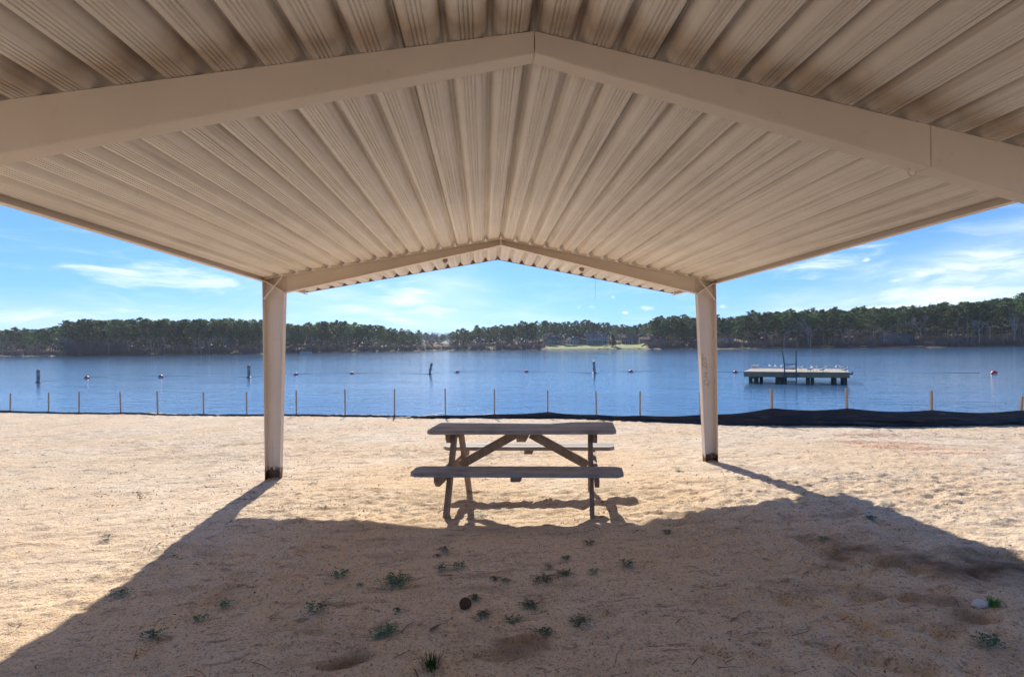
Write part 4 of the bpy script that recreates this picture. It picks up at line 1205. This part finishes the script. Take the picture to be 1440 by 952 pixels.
for k, (x, y, kd, s, lab) in enumerate(weeds):
    P = on_ground(x, y)
    o = bpy.data.objects.new('weed' if kd != 'grass' else 'grass_tuft', WM[kd, k % 3]); col.objects.link(o)
    o.location = (P[0], P[1], gz(P[0], P[1])+.002); o.rotation_euler = (0,0,random.uniform(0,6.28)); o.scale = (s*.84, s*.84, s*.7)
    tag(o, lab, 'weed' if kd != 'grass' else 'grass tuft', 'weeds on the sand')
# pine cone
P = on_ground(652, 852)
cn = MB()
cn.lathe([(.004,0),(.022,.004),(.032,.018),(.034,.034),(.026,.052),(.012,.064),(.003,.068)], 12)
for k in range(70):
    t = k/70; a = k*2.39996; z = .004+.06*t; rr_ = .034*math.sin(math.pi*(.12+.82*t))**.6
    c = Vector((math.cos(a)*rr_, math.sin(a)*rr_, z)); d = Vector((math.cos(a), math.sin(a), .25)); sd = Vector((-math.sin(a), math.cos(a), 0))
    cn.add([c-sd*.007-Vector((0,0,.003)), c+sd*.007-Vector((0,0,.003)), c+d*.010+sd*.004, c+d*.010-sd*.004, c+Vector((0,0,.005))], [(0,1,2,3),(3,2,4),(2,1,4),(0,3,4)])
o = cn.build('pine_cone', M['cone']); o.location = (P[0], P[1], gz(P[0], P[1])+.012); o.rotation_euler = (R(55),0,.5); o.scale = (.85,.85,.85); tag(o, 'round brown pine cone lying in the shaded sand', 'pine cone')
# dead leaf
P = on_ground(612, 886)
m = MB(); m.add([(-.03,-.012,.0),(0,-.022,.012),(.035,0,.03),(.005,.02,.016),(-.028,.012,.002)], [(0,1,2,3,4)])
o = m.build('dead_leaf', M['deadleaf']); sl = o.modifiers.new('s','SOLIDIFY'); sl.thickness = .001; o.location = (P[0], P[1], gz(P[0],P[1])+.004); tag(o, 'curled brown dead leaf on the sand below the pine cone', 'leaf')
# stones
def stone(x, y, s, lab, seed):
    P = on_ground(x, y); bm = bmesh.new(); bmesh.ops.create_icosphere(bm, subdivisions=3, radius=s)
    rr_ = random.Random(seed)
    off = [Vector((rr_.uniform(-1,1), rr_.uniform(-1,1), rr_.uniform(-1,1))) for _ in range(7)]
    for v in bm.verts:
        f = 1+sum(.12*math.sin(3.*v.co.normalized().dot(q)*2+i) for i, q in enumerate(off))*.5
        v.co = Vector((v.co.x*1.3, v.co.y, v.co.z*.75))*f
    me_ = bpy.data.meshes.new('stone'); bm.to_mesh(me_); bm.free(); me_.materials.append(M['stone'])
    o = bpy.data.objects.new('stone', me_); col.objects.link(o); o.location = (P[0], P[1], gz(P[0],P[1])+s*.35); tag(o, lab, 'stone')
stone(1379, 850, .036, 'pale whitish stone beside the dark grass tuft at the right', 4)
stone(831, 877, .010, 'small pale pebble at the right of the dark compact weed', 9)
# scattered needles, twigs, bark crumbs: nobody could count them
m = MB(); rl = random.Random(8)
def crumb(x, y, s):
    z = gz(x, y); c = Vector((x, y, z+s*.25))
    vs = [c+Vector((rl.uniform(-s,s), rl.uniform(-s,s), rl.uniform(-.3*s,.7*s))) for _ in range(4)]
    m.add(vs, [(0,1,2),(0,2,3),(0,3,1),(1,3,2)])
def needle(x, y, L, a, w):
    e = Vector((math.cos(a), math.sin(a), 0)); sd = Vector((-e.y, e.x, 0))*w
    p0 = Vector((x, y, gz(x, y)+.003)); x1, y1 = x+e.x*L, y+e.y*L; p1 = Vector((x1, y1, gz(x1, y1)+.003)); mid = (p0+p1)/2+sd*rl.uniform(-4,4)+Vector((0,0,.006))
    m.add([p0-sd, p0+sd, mid+sd, mid-sd, p1+sd*.5, p1-sd*.5, mid+Vector((0,0,w))], [(0,1,2,3),(3,2,4,5)])
for _ in range(4200):
    y = 1.7+rl.random()**1.3*14; x = rl.uniform(-1,1)*(1.5+y*.95)+.1*y
    if y > float(fence_y(x))-.3: continue
    crumb(x, y, rl.uniform(.004,.011)*(1 if y < 6 else 1.5))
for _ in range(1600):
    y = 1.7+rl.random()**1.2*14; x = rl.uniform(-1,1)*(1.5+y*.95)+.1*y
    if y > float(fence_y(x))-.4: continue
    needle(x, y, rl.uniform(.04,.16), rl.gauss(0,.6), rl.uniform(.0012,.003)*(1 if y < 6 else 1.8))
for _ in range(230):           # drifts of bark and leaf bits caught in the hollows
    y = 4.2+rl.random()**1.1*12; x = rl.uniform(-1,1)*(1.2+y*.95)+.1*y
    if rl.random() < .35: x = rl.gauss(-3.6,1.3); y = rl.gauss(7.2,1.2)
    if y > float(fence_y(x))-.4: continue
    wx = rl.uniform(.05,.22); a = rl.gauss(0,.35)
    for _k in range(rl.randrange(8,26)):
        u = rl.gauss(0,wx); v = rl.gauss(0,wx*.28)
        crumb(x+u*math.cos(a)-v*math.sin(a), y+u*math.sin(a)+v*math.cos(a), rl.uniform(.006,.015))
tag(m.build('twig_litter', M['twig']), 'scattered dry twigs, needles and bark crumbs on the sand', 'litter', kind='stuff')

# ------------------------------------------------------------------ sun, sky
SUN_EL, SUN_AZ = 32.7, -7.0
d = Vector((math.sin(R(SUN_AZ))*math.cos(R(SUN_EL)), math.cos(R(SUN_AZ))*math.cos(R(SUN_EL)), math.sin(R(SUN_EL))))
sl = bpy.data.lights.new('sun', 'SUN'); sl.energy = 3.6; sl.angle = R(.53); sl.color = (1,.93,.82)
so = bpy.data.objects.new('sun', sl); col.objects.link(so); so.rotation_euler = (-d).to_track_quat('-Z','Y').to_euler(); so.location = d*60
w = bpy.data.worlds.new('World'); sc.world = w; w.use_nodes = True
g = NG(w.node_tree); bg = [n for n in g.N if n.type == 'BACKGROUND'][0]
sky = g.n('ShaderNodeTexSky', sky_type='NISHITA'); sky.sun_disc = False
sky.sun_elevation = R(SUN_EL); sky.sun_rotation = R(SUN_AZ); sky.air_density = 1.0; sky.dust_density = .2; sky.ozone_density = 3.0; sky.altitude = 200
tc = g.n('ShaderNodeTexCoord').outputs['Generated']
sp = g.n('ShaderNodeSeparateXYZ'); g.link(tc, sp.inputs[0])
az = g.math('ARCTAN2', sp.outputs[0], sp.outputs[1]); el = g.math('ARCSINE', sp.outputs[2])
cmb = g.n('ShaderNodeCombineXYZ'); g.link(az, cmb.inputs[0]); g.link(el, cmb.inputs[1])
AE = cmb.outputs[0]
wn = g.n('ShaderNodeTexNoise'); wn.inputs['Scale'].default_value = 6.; wn.inputs['Detail'].default_value = 3; g.link(AE, wn.inputs['Vector'])
wv = g.n('ShaderNodeVectorMath', operation='MULTIPLY_ADD'); g.link(wn.outputs['Color'], wv.inputs[0]); wv.inputs[1].default_value = (.10,.05,0); g.link(AE, wv.inputs[2])
WAE = wv.outputs[0]
wisp = g.noise(g.mapping(WAE, (4.5, 26, 1), (0,0,0), (0,0,R(-8))), 1.6, 7, .62, .5)
fibre = g.noise(g.mapping(WAE, (9, 60, 1), (3,1,0), (0,0,R(-14))), 1.5, 6, .6)
puffn = g.noise(g.mapping(AE, (1, 1.6, 1)), 34., 5, .62)
def azel(x, y):
    q = ray(x, y); q = q/np.linalg.norm(q); return math.atan2(q[0], q[1]), math.asin(q[2])
def gauss_mask(x, y, wx, wy, rot, vec):
    a, e = azel(x, y); k = 1/CAMP['f']
    mp = g.n('ShaderNodeMapping'); mp.vector_type = 'TEXTURE'
    mp.inputs['Location'].default_value = (a, e, 0); mp.inputs['Rotation'].default_value = (0,0,R(rot)); mp.inputs['Scale'].default_value = (wx*k, wy*k, 1)
    g.link(vec, mp.inputs['Vector'])
    ln = g.n('ShaderNodeVectorMath', operation='LENGTH'); g.link(mp.outputs[0], ln.inputs[0])
    return g.ramp(ln.outputs['Value'], 0., 1., 1., 0.)
tot = None
for (x, y, wx, wy, rot, amp) in ((235,392,170,34,-6,.95),(300,375,120,20,-8,.6),(560,412,130,42,-22,1.),(610,436,70,24,-10,.9),(540,445,120,14,-14,.8),
        (1160,372,150,34,14,.7),(1330,385,260,40,14,.9),(1260,425,320,34,10,.9),(1420,340,160,20,12,.7),(60,345,160,30,-8,.35),(120,440,260,34,4,.55),(700,420,160,30,0,.35),(1440,430,200,40,10,.6)):
    mk = g.math('MULTIPLY', gauss_mask(x, y, wx, wy, rot, WAE if False else AE), amp)
    tot = mk if tot is None else g.math('MAXIMUM', tot, mk)
tex = g.math('ADD', g.math('MULTIPLY', wisp, .65), g.math('MULTIPLY', fibre, .4))
tex = g.math('MULTIPLY_ADD', g.math('SUBTRACT', tex, .525), 1.9, .525)
cloud = g.ramp(g.math('ADD', g.math('MULTIPLY', tot, .42), tex), .66, 1.2)
cloud = g.math('MULTIPLY', cloud, g.math('MINIMUM', g.math('MULTIPLY', tot, 2.2), 1.))
thin = g.math('MULTIPLY', g.ramp(wisp, .45, .8), .30)
cloud = g.math('MAXIMUM', cloud, thin)
pt = None
for (x, y, wx, wy) in ((612,441,26,8),(740,434,14,6),(814,432,12,6),(832,432,14,6),(862,418,9,5),(911,433,18,7),(1014,431,20,7),(1298,384,16,6),(1322,380,14,6),(1218,366,12,5),(1262,395,18,6),(880,440,8,4),(1365,405,16,6)):
    mk = gauss_mask(x, y, wx, wy, 0, AE); pt = mk if pt is None else g.math('MAXIMUM', pt, mk)
puff = g.ramp(g.math('ADD', g.math('MULTIPLY', pt, .75), g.math('MULTIPLY', g.math('SUBTRACT', puffn, .5), 2.2)),   .30, 1.25)
puff = g.math('MULTIPLY', puff, g.ramp(pt, .0, .25))
gm = g.n('ShaderNodeGamma'); g.link(sky.outputs[0], gm.inputs[0]); gm.inputs[1].default_value = .7
SKYC = g.mix(1., gm.outputs[0], rgb(.29,.515,.90), 'MULTIPLY')
veil = None
for (x, y, wx, wy, rot, amp) in ((1330,420,420,60,8,.75),(1440,350,330,50,12,.45),(120,455,420,40,0,.5),(560,440,330,60,-6,.45),(620,420,120,60,0,.5)):
    mk = g.math('MULTIPLY', gauss_mask(x, y, wx, wy, rot, AE), amp); veil = mk if veil is None else g.math('MAXIMUM', veil, mk)
SKYC = g.mix(g.math('MULTIPLY', veil, g.ramp(wisp, .2, .65, .4, 1.)), SKYC, rgb(3.2,3.7,4.4))
c = g.mix(g.math('MULTIPLY', cloud, .8), SKYC, rgb(3.9,4.15,4.5))
c = g.mix(g.math('MULTIPLY', puff, .8), c, rgb(4.3,4.4,4.5))
g.link(c, bg.inputs['Color']); bg.inputs['Strength'].default_value = .145

# ------------------------------------------------------------------ air
hm = bpy.data.materials.new('haze_air'); hm.use_nodes = True; g = NG(hm.node_tree)
for n_ in list(g.N):
    if n_.type == 'BSDF_PRINCIPLED': g.N.remove(n_)
pv_ = g.n('ShaderNodeVolumePrincipled'); pv_.inputs['Density'].default_value = HAZE; pv_.inputs['Color'].default_value = rgb(.86,.92,1.); pv_.inputs['Anisotropy'].default_value = .2
g.link(pv_.outputs[0], [n_ for n_ in g.N if n_.type == 'OUTPUT_MATERIAL'][0].inputs['Volume'])
mb = MB(); mb.box((-1600,-320,-6.5),(1600,1750,46)); tag(mb.build('haze', hm), 'thin pale air over the lake', 'haze', kind='stuff')

# ------------------------------------------------------------------ camera
cd_ = bpy.data.cameras.new('camera'); co = bpy.data.objects.new('camera', cd_); col.objects.link(co)
mt = Matrix.Identity(4)
for i in range(3):
    mt[i][0] = AR[i]; mt[i][1] = AU[i]; mt[i][2] = -AF[i]; mt[i][3] = CAM[i]
co.matrix_world = mt
cd_.sensor_width = 36.; cd_.sensor_fit = 'HORIZONTAL'; cd_.lens = CAMP['f']/1440*36
cd_.shift_x = (720-CAMP['px'])/1440; cd_.shift_y = (CAMP['py']-476)/1440
cd_.clip_start = .05; cd_.clip_end = 5000
sc.camera = co
vs_ = sc.view_settings; vs_.view_transform = 'Standard'; vs_.look = 'None'; vs_.gamma = 1.; vs_.use_curve_mapping = False; vs_.exposure = 1.12
sc.render.engine = 'CYCLES'
sc.cycles.max_bounces = 8; sc.cycles.diffuse_bounces = 5; sc.cycles.glossy_bounces = 3; sc.cycles.transmission_bounces = 3
sc.cycles.use_denoising = True; sc.cycles.use_adaptive_sampling = True; sc.cycles.adaptive_threshold = .02
sc.cycles.sample_clamp_indirect = 6.
